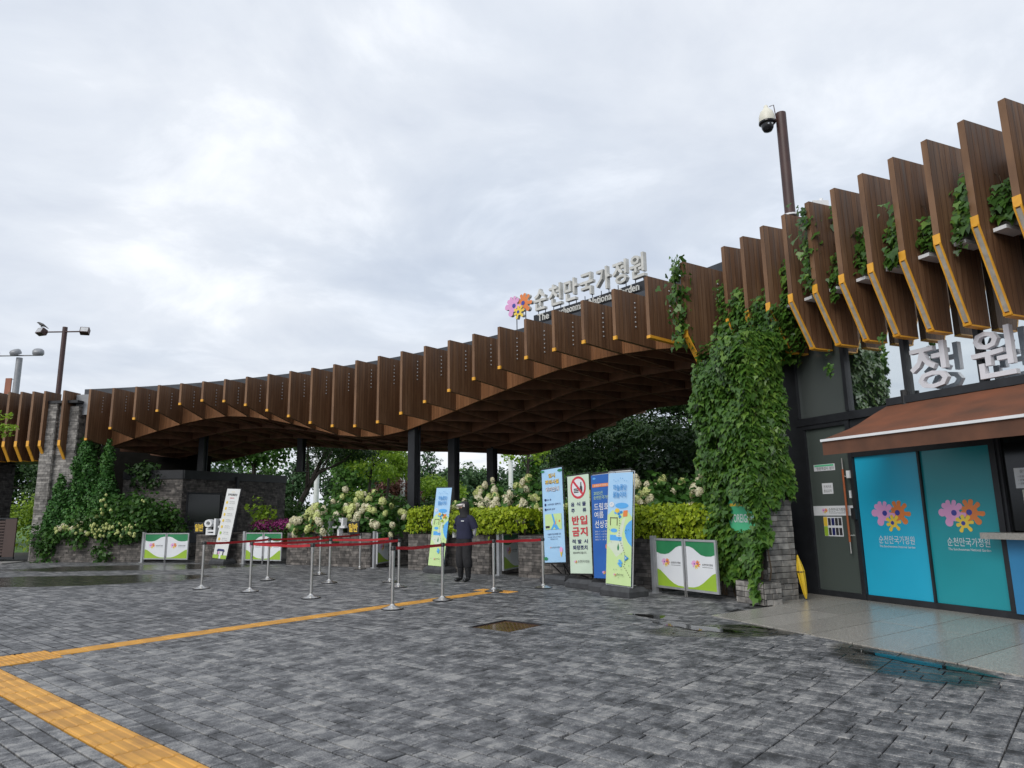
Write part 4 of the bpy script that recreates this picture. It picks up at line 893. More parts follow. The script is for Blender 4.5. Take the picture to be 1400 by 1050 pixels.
# ---- barrier gates with printed leaves
def gate_leaf(gt, hinge, direc, w, mirror, h0=.11, h1=.96):
    d = Vector(direc).normalized(); n = d.cross(UZ); mw = frame(Vector(hinge) + UZ * h0, d, UZ); H = h1 - h0; f_ = .035
    q = MB()
    for x0, x1, y0, y1 in ((0, w, 0, f_), (0, w, H - f_, H), (0, f_, f_ + .0005, H - f_ - .0005), (w - f_, w, f_ + .0005, H - f_ - .0005)): q.box(((x0 + x1) / 2, (y0 + y1) / 2, 0), (x1 - x0, y1 - y0, .04), mw)
    lf = ob('leaf_frame', q, M['alu'], gt)
    q = MB(); q.box((w / 2, H / 2, 0), (w - 2 * f_ - .002, H - 2 * f_ - .002, .012), mw); pn = ob('printed_panel', q, M['print_white'], lf)
    W_, H_ = w - 2 * f_ - .004, H - 2 * f_ - .004
    def P(x, y): x = 1 - x if mirror else x; return (f_ + .002 + x * W_, f_ + .002 + y * H_)
    sm = lambda a, b, t: a + (b - a) * (3 * t * t - 2 * t ** 3)
    topc = [(0, .74), (.15, .705), (.32, .70), (.48, .725), (.62, .79), (.75, .86), (.88, .895), (1, .90)]
    botc = [(0, .37), (.12, .34), (.28, .25), (.45, .15), (.62, .075), (.78, .04), (1, .03)]
    poly = [P(x, y) for x, y in topc] + [P(1, 1), P(0, 1)]; q = MB(); q.prism(poly if not mirror else poly[::-1], .0015, mw @ Matrix.Translation((0, 0, .0065))); ob('print_shape', q, M['print_green'], pn)
    poly = [P(0, 0), P(1, 0)] + [P(x, y) for x, y in reversed(botc)]; q = MB(); q.prism(poly if not mirror else poly[::-1], .0015, mw @ Matrix.Translation((0, 0, .0065))); ob('print_shape', q, M['print_lime'], pn)
    emblem(pn, mw @ Matrix.Translation((w * .36 if not mirror else w * .34, H * .52, .007)), .21 * w / .75, .001)
    vs, fs = fit_text('순천만국가정원', .24 * w / .75, .035, 0, .02); q = MB(); q.raw(vs, fs, mw @ Matrix.Translation((w * .70, H * .525, .0075))); ob('lettering', q, M['ink'], pn)
    q = MB(); q.box((w * .70, H * .475, .0075), (.24 * w / .75, .006, .0008), mw); ob('lettering_rule', q, M['ink'], pn)
    return lf
def gate(label, p, direc, post=True):
    g_ = thing('barrier_gate', label, 'gate', (p.x, p.y, 0), 0, 'printed barrier gates')
    if post:
        q = MB(); mw = frame(p, direc, UZ); q.box((-.05, .5, 0), (.085, 1.0, .085), mw); q.box((-.05, .01, 0), (.15, .02, .15), mw); ob('post', q, M['alu'], g_)
    return g_
def double_gate(label, a, b):
    d = b - a; w = d.length / 2 - .012; g_ = gate(label, a, d); gate_leaf(g_, a, d, w, False); gate_leaf(g_, a + d * .5 + d.normalized() * .006, d, w, True)
    q = MB(); m_ = a + d * .5; n = d.normalized().cross(UZ)
    for s_ in (-.02, .02): q.tube([m_ + d.normalized() * s_ + n * .025 + UZ * .25, m_ + d.normalized() * s_ + n * .025 + UZ * .01], .007, 6)
    ob('drop_bolt', q, M['steel'], g_)
double_gate('closed double-leaf green and white gate below the big rose shrub', ring(73.75, 27.15), ring(69.75, 27.1))
double_gate('closed double-leaf green and white gate beside the purple flowers', ring(64.9, 27.2), ring(61.75, 27.25))
p_ = ring(53.7, 27.3); g3 = gate('half-open green and white gate left of the round hedge', p_, rt(45)); gate_leaf(g3, p_ + rt(45) * .06, er(76), .95, False)
p_ = ring(44.2, 27.45); g4 = gate('half-open green and white gate right of the standing guard', p_, rt(44)); gate_leaf(g4, p_ + rt(44) * .08, er(66), .95, False)
double_gate('closed double-leaf green and white gate beside the ivy pier', ring(33.85, 27.15), ring(30.75, 27.1))
# ---- white raised entrance letters with yellow plaques on the planters
def entrance_sign(label, th, r, chars, plaques, z=1.1):
    t_ = thing('entrance_lettering', label, 'sign', ring(th, r, .93))
    n = len(chars)
    for k, ch in enumerate(chars):
        vs, fs = fit_text(ch, .50, .52, .16, .02); q = MB(); mw = frame(ring(th, r, z) + rt(th) * (k - (n - 1) / 2) * .60, rt(th), UZ); q.raw(vs, fs, mw); ob('letter', q, M['white'], t_)
    for sx in plaques:
        mw = frame(ring(th, r - .02, z - .02) + rt(th) * sx, rt(th), UZ); q = MB(); q.box((0, 0, 0), (.44, .34, .04), mw); pq = ob('plaque', q, M['black'], t_)
        vs, fs = fit_text('일반', .36, .24, 0, .03); q = MB(); q.raw(vs, fs, mw @ Matrix.Translation((0, 0, .022))); ob('plaque_text', q, M['gold'], pq)
entrance_sign('white raised letters and yellow plaque left of the notice board', 67.45, 27.22, '입구', [-.80], 1.15)
entrance_sign('white raised letters between two yellow plaques under the hydrangeas', 57.35, 27.27, '입구', [-.86, .86], 1.12)
entrance_sign('white raised letters behind the standing guard', 48.0, 27.37, '입구', [], 1.12)
# ================================================================== PLANTS
def leaf_arrays(P, Nrm, size, shape, droop=0.0, rng=NR):
    """one leaf per point; returns vertex array and faces-per-leaf layout"""
    n = len(P); Nrm = Nrm / np.maximum(np.linalg.norm(Nrm, axis=1, keepdims=True), 1e-6)
    rnd = rng.normal(size=(n, 3)); rnd[:, 2] -= droop
    tdir = rnd - (rnd * Nrm).sum(1, keepdims=True) * Nrm; tdir /= np.maximum(np.linalg.norm(tdir, axis=1, keepdims=True), 1e-6)
    sdir = np.cross(tdir, Nrm); sh = np.array(shape); k = len(sh)
    sz = (size * np.clip(rng.lognormal(0, .3, n), .45, 1.7))[:, None]
    V = np.zeros((n, k, 3))
    for i, (a, b, c) in enumerate(sh): V[:, i] = P + sz * (a * sdir + b * tdir + c * Nrm)
    return V.reshape(-1, 3), n, k
DIAMOND = [(0, 0, 0), (.36, .45, .10), (0, 1, 0), (-.36, .45, .10)]
IVY = [(0, 0, 0), (.42, -.08, .04), (.55, .30, .02), (.26, .46, .06), (0, 1, -.06), (-.26, .46, .06), (-.55, .30, .02), (-.42, -.08, .04)]
BLADE = [(-.05, 0, 0), (.05, 0, 0), (.02, .6, .06), (0, 1, .18)]
NEEDLE = [(-.13, 0, 0), (.13, 0, 0), (.09, 1, .03), (-.09, 1, .03)]
def leaf_mesh(name, chunks):
    V = np.concatenate([c[0] for c in chunks]); tot = len(V); me = bpy.data.meshes.new(name)
    me.vertices.add(tot); me.vertices.foreach_set('co', V.astype(np.float32).ravel()); me.loops.add(tot); me.loops.foreach_set('vertex_index', np.arange(tot, dtype=np.int32))
    cnt = np.concatenate([np.full(c[1], c[2], np.int32) for c in chunks]); st = np.concatenate([[0], np.cumsum(cnt)[:-1]]).astype(np.int32)
    me.polygons.add(len(cnt)); me.polygons.foreach_set('loop_start', st)
    try: me.polygons.foreach_set('loop_total', cnt)
    except Exception: pass
    me.update(calc_edges=True); me.validate(); return me
def clump_points(c, r, n, shell=.55, rng=NR, flat=None):
    d = rng.normal(size=(n, 3)); d /= np.linalg.norm(d, axis=1, keepdims=True); rad = (shell + (1 - shell) * rng.random(n) ** .6)[:, None]
    # lumpy outline
    ph = rng.uniform(0, 6.28, 6); lump = 1 + .12 * np.sin(d[:, 0] * 5 + ph[0]) + .12 * np.sin(d[:, 1] * 6 + ph[1]) + .10 * np.sin(d[:, 2] * 7 + ph[2]) + .07 * np.sin(d[:, 0] * 11 + d[:, 2] * 9 + ph[3])
    P = np.array(c) + d * rad * np.array(r) * lump[:, None]; return P, d
def foliage(clumps, size, n_per, shape=DIAMOND, upb=.35, droop=0.0, rng=NR, jit=.6, shell=.55):
    ch = []
    for (c, r) in clumps:
        n = int(n_per * (r[0] * r[1] + r[1] * r[2] + r[0] * r[2]) / 3); P, d = clump_points(c, r, max(n, 12), shell, rng)
        nn = d / np.array(r) * min(r); nn = nn / np.linalg.norm(nn, axis=1, keepdims=True) + rng.normal(size=d.shape) * jit; nn[:, 2] += upb; ch.append(leaf_arrays(P, nn, size, shape, droop, rng))
    return ch
def plant(name, label, cat, base, chunks, mat, trunk=None, group=None, nm='crown', tmat=None):
    t_ = thing(name, label, cat, base, 0, group); me = leaf_mesh(nm, chunks); me.materials.append(mat)
    inv = Matrix.Translation(-Vector(base)); me.transform(inv); put(nm, me, None, t_, PAR[t_.name])
    if trunk is not None: ob('trunk', trunk, tmat or M['bark'], t_, smooth=True)
    return t_
def sub_clumps(c, r, n, rng, k=.42, flat=1.0, seed=None):
    out = []
    for i in range(n):
        d = rng.normal(size=3); d /= np.linalg.norm(d); rad = rng.uniform(.45, .95); q = np.array(c) + d * rad * np.array(r); s = rng.uniform(.7, 1.25) * k
        out.append((q, (r[0] * s, r[1] * s, r[2] * s * flat)))
    return out
def trunk_mb(base, top, r0, tips, rng, n=7):
    q = MB(); b = Vector(base); t_ = Vector(top); mid = b.lerp(t_, .5) + Vector((rng.uniform(-.1, .1), rng.uniform(-.1, .1), 0)) * (t_ - b).length * .5
    q.tube([b - Vector((0, 0, .1)), b.lerp(mid, .5), mid, mid.lerp(t_, .5), t_], [r0 * 1.25, r0, r0 * .85, r0 * .7, r0 * .5], n)
    for tp in tips:
        tp = Vector(tp); f = rng.uniform(.45, .98); s = mid.lerp(t_, (f - .5) * 2) if f > .5 else b.lerp(mid, f * 2); m_ = s.lerp(tp, .5) + Vector((0, 0, -.06 * (tp - s).length)); q.tube([s, m_, tp], [r0 * .42, r0 * .28, r0 * .1], 5)
    return q
def tree(name, label, base, h, crown_c, crown_r, n, leafsize, dens, mat, seed, k=.42, flat=1.0, r0=.14, shape=DIAMOND, group=None, upb=.4, cat='tree', tips=6, lean=(0, 0)):
    rng = np.random.default_rng(seed); b = Vector(base); cc = np.array((b.x + crown_c[0], b.y + crown_c[1], b.z + crown_c[2])); cl = sub_clumps(cc, crown_r, n, rng, k, flat)
    tp = [tuple(c_[0]) for c_ in cl[:tips]]; tr = trunk_mb(base, (b.x + crown_c[0] * .9, b.y + crown_c[1] * .9, b.z + h), r0, tp, rng)
    return plant(name, label, cat, base, foliage(cl, leafsize, dens, shape, upb, 0, rng), mat, tr, group)
# ---- ivy -------------------------------------------------------------------------
def fpts(s, o, z): return np.stack([FP.x + s * FD.x - o * FN.x, FP.y + s * FD.y - o * FN.y, z], 1)
rng = np.random.default_rng(3); ch = []
fn_ = np.array([-FN.x, -FN.y, 0]); fd_ = np.array([FD.x, FD.y, 0])
def lay(s, o, z, nrm, size=.080, dr=4.5, jit=.27):
    n = len(s)
    if n == 0: return
    nn = np.array(nrm)[None, :] + rng.normal(size=(n, 3)) * jit; nn[:, 2] += .45; ch.append(leaf_arrays(fpts(s, o, z), nn, size, IVY, dr, rng))
n = 17000; s = rng.uniform(-3.04, -1.70, n); z = rng.uniform(.25, 5.0, n); o = 1.43 + rng.random(n) ** 1.7 * .26
lowedge = .36 + .14 * np.sin(s * 9) + .1 * np.sin(s * 17 + 1) + np.where(s > -2.0, .16, 0)
left = np.where(z < 1.25, -2.86 + .05 * np.sin(z * 13), -3.02 + .06 * np.sin(z * 4))
sgn = ((s > -2.46 + .06 * np.sin(z * 19)) & (s < -1.78) & (z > 1.08 + .05 * np.sin(s * 22)) & (z < 1.56 + .34 * np.clip((-2.02 - s) / .4, 0, 1) + .06 * np.sin(s * 27)))
hole = ((s + 2.46) / .17) ** 2 + ((z - 2.58) / .17) ** 2 < 1
lump = np.sin(s * 4.1 + z * 2.3) + np.sin(z * 5.2 - s * 3) + np.sin(s * 9 + z * 7) * .5; o += .06 * lump
top = 4.28 + .28 * np.sin(s * 5.3 + .6) + .12 * np.sin(s * 13)
k = (z > lowedge) & (s > left) & ~sgn & ~hole & (z < top); lay(s[k], o[k], z[k], fn_)
n = 5200; o = rng.uniform(.8, 1.6, n); z = rng.uniform(.9, 4.4, n); s = -1.76 + rng.random(n) ** 1.6 * .10 + .04 * np.sin(z * 5 + o * 6)
k = (z > 1.55 + .12 * np.sin(o * 14) + .5 * np.clip(1.15 - o, 0, 1) - np.where(o > 1.38, .8, 0)); lay(s[k], o[k], z[k], fd_)
n = 2200; o = rng.uniform(.8, 1.5, n); z = rng.uniform(.4, 4.3, n); s = -3.0 - rng.random(n) * .06; lay(s, o, z, -fd_)
n = 230; z = rng.uniform(.10, .95, n); s = -1.64 + .05 * rng.normal(size=n); o = 1.70 + rng.random(n) * .12 + np.clip(.4 - z, 0, 1) * .2; lay(s, o, z, fn_, .08)          # trailing strand over the footing
n = 160; z = rng.uniform(.3, 1.3, n); s = -2.93 + rng.normal(size=n) * .04; o = 1.5 + rng.random(n) * .12; lay(s, o, z, fn_, .075)
n = 1800; s = rng.uniform(-3.1, -1.75, n); o = rng.uniform(.15, 1.45, n); z = 4.1 + rng.random(n) * .4; lay(s, o, z, np.array([-.5, -.3, .8]))
n = 4600; s = rng.uniform(-3.2, -1.7, n); o = .12 + rng.random(n) * .75; z = 4.1 + rng.random(n) ** .8 * (1.65 - (s + 3.2) * .62) + .15 * np.sin(s * 14); lay(s, o, z, fn_)
# trailing between the fins from the ledge troughs
for kf in range(-5, 14):
    s0 = .22 + kf * .515 + .26; amt = [1.0, .7, 1.1, .8, 1.2, 1.0, .75, 1.15][kf % 8]
    n = int(230 * amt); s = s0 + rng.normal(size=n) * .11; z = 5.02 + rng.random(n) * .62 * amt; o = .30 + .28 * rng.random(n) + (5.5 - z) * .1; s = np.clip(s, s0 - .19, s0 + .21); lay(s, o, z, fn_, .085)
    if kf % 2 == 0:
        n = 34; z = 5.1 - rng.random(n) * rng.uniform(.2, .5); lay(s0 - .1 + rng.normal(size=n) * .025, .62 + rng.normal(size=n) * .03, z, fn_, .075)
for kf in (-2, 1, 3):      # creeping up the fin faces
    s0 = .22 + kf * .515; n = 90; z = rng.uniform(4.95, 5.75, n); lay(s0 - .06 - rng.random(n) * .05, .72 + rng.normal(size=n) * .12, z, fn_, .095)
s0 = .22 - 2 * .515; n = 120; t_ = rng.random(n); z = 5.5 + t_ * .9; lay(s0 - .07 + rng.normal(size=n) * .05, .80 + rng.normal(size=n) * .10, z, fn_, .10)
n = 110; t_ = rng.random(n); lay(s0 + .08 + t_ * .3, .35 + rng.normal(size=n) * .05, 6.35 - (t_ - .35) ** 2 * 2.5 + rng.normal(size=n) * .03, fn_, .09)
# creeping up the last canopy fin
rt_, er_ = np.array(rt(33)), np.array(er(33)); n = 300; z = rng.uniform(4.55, 6.32, n); c_ = np.array(ring(33, RF)); P = c_ + np.outer(rng.normal(size=n) * .09 - .08, rt_) + np.outer(rng.normal(size=n) * .10 - .05, er_); P[:, 2] = z
ch.append(leaf_arrays(P, -er_ + rng.normal(size=(n, 3)) * .4 - .4 * rt_, .10, IVY, 1.6, rng))
# a few hanging strands under the fins
for s0, zt, ln_ in ((-.98, 4.0, .5), (.02, 4.0, .35)):
    n = 26; lay(s0 + rng.normal(size=n) * .02, .5 + rng.normal(size=n) * .02, zt - rng.random(n) * ln_, fn_, .06)
ivy = thing('climbing_ivy', 'dense green ivy covering the stone pier and hanging between the office fins', 'ivy', fac(-2.1, 1.75, 0))
me = leaf_mesh('leaves', ch); me.materials.append(M['lf_ivy']); me.transform(Matrix.Translation(-fac(-2.1, 1.75, 0))); put('leaves', me, None, ivy, PAR[ivy.name], kind='stuff')
q = MB()
for k in range(14):
    s0 = -2.85 + k * .085; p = [fac(s0 + RNG.uniform(-.1, .1), 1.435, z_) for z_ in (0.02, .5, 1.2, 2.2, 3.4)]; q.tube(p, [.014, .012, .010, .008, .005], 5)
for kf in range(-4, 12):
    s0 = .22 + kf * .515 + .1; q.tube([fac(s0, .25, 5.3), fac(s0 - .03, .32, 5.7), fac(s0 - .1, .45, 5.78)], .006, 4)
ob('stems', q, M['stem'], ivy, kind='stuff')
# ---- hydrangeas
def bloom_mesh(seed, elong):
    rng = np.random.default_rng(seed); n = 150; d = rng.normal(size=(n, 3)); d /= np.linalg.norm(d, axis=1, keepdims=True)
    P = d * np.array([.5, .5, .5 * elong]) * (.86 + .14 * rng.random((n, 1))); P[:, :2] *= (1 - .35 * np.clip(P[:, 2:3] / (.5 * elong), 0, 1) * (elong - 1) * 1.5)
    a = leaf_arrays(P, d + rng.normal(size=d.shape) * .25, .24, [(-.4, -.4, 0), (.4, -.4, 0), (.45, .4, .1), (-.4, .45, .1)], 0, rng); me = leaf_mesh('bloom', [a])
    return me
BL = []
for sd_ in range(4):
    for mk in ('bloom', 'bloom_green'):
        me = bloom_mesh(sd_ + 40, [1.1, 1.3, 1.6, 1.35][sd_]); me.materials.append(M[mk]); BL.append((mk, me))
def hydrangea(label, th0, th1, r0, r1, ztop, seed, nb, green=.4, group='white hydrangea shrubs', zlow=1.0, front=.0, mat='lf_hyd', blooms=True, bs=(.13, .22)):
    rng = np.random.default_rng(seed); c = ring((th0 + th1) / 2, (r0 + r1) / 2); cl = []
    L_ = math.radians(abs(th0 - th1)) * r0; m_ = max(3, int(L_ * 3.4))
    for i in range(m_):
        t_ = (i + rng.random()) / m_; th = th0 + (th1 - th0) * t_; edge = math.sin(math.pi * min(max(t_, .06), .94)) ** .5
        for j in range(2):
            rr = r0 + (r1 - r0) * (j + rng.random()) / 2; zt = zlow + (ztop - zlow) * edge * (.45 + .5 * (rr - r0) / (r1 - r0)) * rng.uniform(.75, 1.15)
            p = ring(th, rr); cl.append(((p.x, p.y, zlow - .1 + (zt - zlow) * .45), (.42, .42, max(.25, (zt - zlow) * .62))))
    t_ = plant('hydrangea_shrub', label, 'shrub', (c.x, c.y, .9), foliage(cl, .15, 900, DIAMOND, .5, .3, rng), M[mat], None, group, 'leaves')
    q = MB()
    for i in range(10): cc = cl[rng.integers(len(cl))]; q.tube([(cc[0][0], cc[0][1], .9), (cc[0][0] + rng.uniform(-.1, .1), cc[0][1], cc[0][2])], [.02, .012], 5)
    ob('stems', q, M['stem'], t_)
    for i in range(nb):
        cc, cr_ = cl[rng.integers(len(cl))]; dirv = -er((th0 + th1) / 2) ; a = rng.normal(size=3) * .65 + np.array([dirv.x, dirv.y, .55]) ; a /= np.linalg.norm(a)
        p = np.array(cc) + a * np.array(cr_) * 1.08; s = rng.uniform(*bs); mk, me = BL[(rng.integers(4)) * 2 + (1 if rng.random() < green else 0)]
        put('bloom', me, None, t_, Matrix.Translation(p) @ Euler((rng.uniform(-.5, .5), rng.uniform(-.5, .5), rng.uniform(0, 6))).to_matrix().to_4x4() @ Matrix.Scale(s, 4))
    return t_
hydrangea('broad hydrangea bush with cream flower heads behind the queue posts', 61.8, 54.0, 27.2, 29.4, 2.6, 5, 120, .45)
hydrangea('hydrangea bush with cream flowers above the hedge behind the guard', 52.3, 43.6, 28.2, 30.4, 2.65, 6, 120, .3, zlow=1.2)
hydrangea('hydrangea bush with cream flowers beside the ivy pier', 43.0, 31.5, 28.3, 30.4, 2.7, 8, 110, .25, zlow=1.2)
hydrangea('low hydrangea with many small white flowers in front of the conifers', 82.3, 78.4, 27.3, 28.0, 1.6, 9, 60, .5, bs=(.08, .13), zlow=.95)
# big rose-like shrub and trailing growth on the left planter
rng = np.random.default_rng(12); cl = []
for i in range(46):
    th = rng.uniform(73.6, 79.2); rr = rng.uniform(27.3, 28.6); e_ = 1 - ((th - 76.3) / 3.4) ** 2; zt = .95 + 1.75 * max(e_, .1) * rng.uniform(.45, 1.0); p = ring(th, rr); cl.append(((p.x, p.y, zt * .72 + .1), (.40, .40, .46)))
for i in range(20): th = rng.uniform(74.4, 77.6); p = ring(th, 27.15); cl.append(((p.x, p.y, rng.uniform(.85, 1.35)), (.32, .26, .3)))
t_ = plant('rose_shrub', 'large sprawling green shrub with small yellow-white flowers above the left gate', 'shrub', ring(76.3, 27.9, .85), foliage(cl, .13, 560, DIAMOND, .5, .4, rng), M['lf_shrub'], None, None, 'leaves')
for i in range(70):
    th = rng.uniform(74, 78.3); z_ = rng.uniform(.85, 1.3) if i < 56 else rng.uniform(1.3, 2.3); p = ring(th, 26.85 + rng.random() * .15 + (.25 if z_ > 1.35 else 0), z_); mk, me = BL[1 if i % 2 else 3]; put('small_bloom', me, None, t_, Matrix.Translation(p) @ Matrix.Scale(rng.uniform(.06, .11), 4))
cl = []
for (th, zz_, sp, kk) in ((82.3, .5, .55, 16), (77.2, .55, .28, 9), (79.6, .85, .9, 7)):
    for i in range(kk): p = ring(th + rng.normal() * sp, 27.15); cl.append(((p.x, p.y, max(.12, zz_ + rng.normal() * .32)), (.26, .2, .26)))
for i in range(9): p = ring(82.6 - rng.random() * 1.5, 27.9, 0); cl.append(((p.x, p.y, 1.1 + rng.random() * 1.2), (.25, .2, .3)))
plant('trailing_creeper', 'green creeper trailing down the left planter wall to the ground', 'creeper', ring(80.5, 27.2, 0), foliage(cl, .12, 620, DIAMOND, .3, 1.0, rng), M['lf_shrub'], None, None, 'leaves')
def conifer(label, th, r, z0, h, w, seed):
    rng = np.random.default_rng(seed); b = ring(th, r, z0); cl = []
    for i in range(46):
        t_ = (i + rng.random()) / 46; rad = w * (1 - t_) ** .8 * .62 + .05; a = rng.uniform(0, 6.28); q_ = rad * rng.uniform(.3, .9); cl.append(((b.x + q_ * math.cos(a), b.y + q_ * math.sin(a), z0 + .15 + t_ * h), (rad * .55 + .06, rad * .55 + .06, .34)))
    q = MB(); q.tube([(b.x, b.y, z0 - .05), (b.x, b.y, z0 + h * .9)], [.07, .02], 6)
    plant('conifer', label, 'conifer', b, foliage(cl, .085, 3600, DIAMOND, .5, -1.5, rng, .5, .75), M['lf_conifer'], q, 'conifers in the left planter')
conifer('taller dense green conifer beside the stone tower', 81.3, 28.15, .85, 3.5, 1.0, 15); conifer('shorter slim green conifer right of the taller one', 79.75, 28.35, .85, 3.05, .72, 16)
conifer('small round conifer at the foot of the stone tower', 82.75, 27.9, .85, 1.75, .55, 17)
# dark climber on the tower flank
rng = np.random.default_rng(19); cl = [((ring(82.35 + rng.normal() * .35, 29.0).x, ring(82.3, 29.0).y + rng.normal() * .1, rng.uniform(1.6, 5.0)), (.22, .22, .45)) for i in range(18)]
plant('wall_creeper', 'dark creeper climbing the flank of the stone tower', 'creeper', ring(82.3, 28.7, .9), foliage(cl, .12, 520, DIAMOND, .2, 1.0, rng), M['lf_dark'], None, None, 'leaves')
cl = []
for i in range(10): p = Vector((-14.6, 26.5, 0)).lerp(Vector((-13.4, 26.4, 0)), rng.random()); cl.append(((p.x, p.y, 2.75 + rng.random() * .65), (.4, .3, .32)))
plant('roof_shrub', 'dark shrub spilling over the booth fascia', 'shrub', (-14, 26.4, 2.4), foliage(cl, .13, 520, DIAMOND, .4, 0, rng), M['lf_dark'], None, None, 'leaves')
# clipped hedges
def hedge(label, th0, th1, r0, r1, z0, z1, seed, ball=False):
    rng = np.random.default_rng(seed); c = ring((th0 + th1) / 2, (r0 + r1) / 2); chs = []; n = int(2600 * max(abs(th0 - th1), 1.6) / 4)
    L_ = math.radians(abs(th1 - th0)); 
    u_ = rng.uniform(-1, 1, n); a = rng.uniform(-.35, math.pi + .2, n)       # rounded bolster section
    sq = lambda x: np.sign(x) * np.abs(x) ** .6
    endf = np.sqrt(np.clip(1 - np.clip((np.abs(u_) - .78) / .24, 0, 1) ** 2, 0.02, 1)) if not ball else np.sqrt(np.clip(1 - u_ ** 2, .03, 1))
    rr = (r0 + r1) / 2 - (r1 - r0) / 2 * sq(np.cos(a)) * endf; zc = (z0 + z1) / 2; zz_ = zc + (z1 - z0) / 2 * sq(np.sin(a) * 1.0) * endf * np.where(np.sin(a) > 0, 1, 1)
    th = np.radians((th0 + th1) / 2 + (th1 - th0) / 2 * u_); w_ = .03 * (np.sin(th * 160) + np.sin(zz_ * 17 + th * 90)); rr = rr + w_ + rng.normal(size=n) * .03; zz_ = zz_ + rng.normal(size=n) * .03
    P = np.stack([RC.x + rr * np.cos(th), RC.y + rr * np.sin(th), zz_], 1); ctr = np.stack([RC.x + (r0 + r1) / 2 * np.cos(th), RC.y + (r0 + r1) / 2 * np.sin(th), np.full(n, zc)], 1); d = P - ctr
    d /= np.maximum(np.linalg.norm(d, axis=1, keepdims=True), 1e-5)
    chs.append(leaf_arrays(P, d + rng.normal(size=(n, 3)) * .55, .07, DIAMOND, 0, rng)); m2 = n // 2
    chs.append(leaf_arrays(ctr[:m2] + (P[:m2] - ctr[:m2]) * .8, d[:m2] + rng.normal(size=(m2, 3)) * .5, .10, DIAMOND, 0, rng))
    t_ = plant('clipped_hedge', label, 'hedge', (c.x, c.y, .9), chs, M['lf_box'], None, 'clipped yellow-green hedges', 'leaves')
    q = MB()
    for i in range(6): p = ring(th0 + (th1 - th0) * (i + .5) / 6, (r0 + r1) / 2); q.tube([(p.x, p.y, .88), (p.x, p.y, zc)], [.03, .02], 5)
    ob('stems', q, M['stem'], t_)
hedge('rounded yellow-green clipped hedge left of the guard', 51.6, 49.4, 27.25, 28.4, .80, 1.62, 31, True)
hedge('long yellow-green clipped hedge right of the guard', 48.5, 42.6, 27.2, 28.3, .84, 1.52, 32)
hedge('yellow-green clipped hedge beside the closed right gate', 40.9, 31.6, 27.35, 28.4, .80, 1.50, 33)
# purple flowers and lime bush on the second planter
rng = np.random.default_rng(41); cl = [((ring(th, 27.7 + rng.random() * .7).x, ring(th, 27.7 + rng.random() * .7).y, 1.12 + rng.random() * .12), (.33, .3, .18)) for th in np.linspace(66.0, 61.9, 16)]
t_ = plant('purple_flower_bed', 'mass of purple-magenta flowers above the second gate', 'flowers', ring(63.9, 28, .9), foliage(cl, .055, 2600, DIAMOND, .9, 0, rng), M['lf_purple'], None, None, 'flowers')
me = leaf_mesh('leaves', foliage([((c[0][0], c[0][1], c[0][2] - .16), c[1]) for c in cl], .09, 700, DIAMOND, .5, 0, rng)); me.materials.append(M['lf_shrub']); me.transform(Matrix.Translation(-ring(63.9, 28, .9))); put('leaves', me, None, t_, PAR[t_.name])
cl = [((ring(66.3 + rng.normal() * .5, 28.2).x, ring(66.3, 28.2).y + rng.normal() * .15, rng.uniform(1.1, 1.9)), (.28, .28, .26)) for i in range(9)]
plant('lime_bush', 'small lime green bush right of the notice board', 'shrub', ring(66.3, 28.2, .9), foliage(cl, .13, 420, DIAMOND, .6, 0, rng), M['lf_lime'], None, None, 'leaves')
# ---- garden behind the gates: rising lawn, shrubs and trees
q = MB(); NX, NY = 40, 14; vs = []
for j in range(NY + 1):
    for i in range(NX + 1):
        x = -60 + i * 3; y = 33 + j * 6 - .35 * x * (0 if x > 0 else -.0); t_ = j / NY; z = -.02 + 2.6 * (1 - math.exp(-j * .55)) * (.65 + .35 * math.sin(x * .12 + 1.0)) if j else -.04; vs.append((x, y + .25 * x * 0, z))
q.add(vs, [(j * (NX + 1) + i, j * (NX + 1) + i + 1, (j + 1) * (NX + 1) + i + 1, (j + 1) * (NX + 1) + i) for j in range(NY) for i in range(NX)]); tag(ob('lawn_slope', q, M['grass'], smooth=True), kind='structure')
n = 9000; P = np.stack([rng.uniform(-22, -8, n), rng.uniform(33.2, 41, n), np.zeros(n)], 1); P[:, 2] = 2.2 * (1 - np.exp(-(P[:, 1] - 33) / 6 * .55)) * (.65 + .35 * np.sin(P[:, 0] * .12 + 1)) - .05
me = leaf_mesh('tall_grass', [leaf_arrays(P, np.array([0, -1., .2]) + rng.normal(size=(n, 3)) * .5, .42, BLADE, -3.0, rng)]); me.materials.append(M['lf_grass']); tg = put('tall_grass', me, None); tag(tg, 'tall bright green grass on the slope behind the booth', 'grass', None, 'stuff')
def low_shrub(label, x, y, z, rx, rz, mat, seed, size=.14, group='garden shrubs'):
    rng = np.random.default_rng(seed); cl = sub_clumps((x, y, z + rz * .6), (rx, rx * .7, rz * .7), 9, rng, .55)
    plant('garden_shrub', label, 'shrub', (x, y, z), foliage(cl, size, 620, DIAMOND, .5, 0, rng), M[mat], None, group, 'leaves')
low_shrub('rounded pale green shrub behind the broad hydrangea', -7.0, 33.5, .4, 1.5, 1.7, 'lf_lime', 51); low_shrub('mid green shrub on the lawn near the booth', -10.0, 33.2, .2, 1.6, 1.4, 'lf_mid', 52)
low_shrub('copper red shrub among the far trees', -8.6, 50, 1.8, 1.8, 1.7, 'lf_red', 53, .2); low_shrub('mid green shrub left of the first column', -5.3, 33, .3, 1.4, 1.7, 'lf_mid', 54)
low_shrub('brownish green shrub between the second and third columns', -.7, 36, .5, 1.5, 1.9, 'lf_far', 55); low_shrub('dark green shrub between the columns', -3.2, 33, .2, 1.7, 1.4, 'lf_dark', 56)
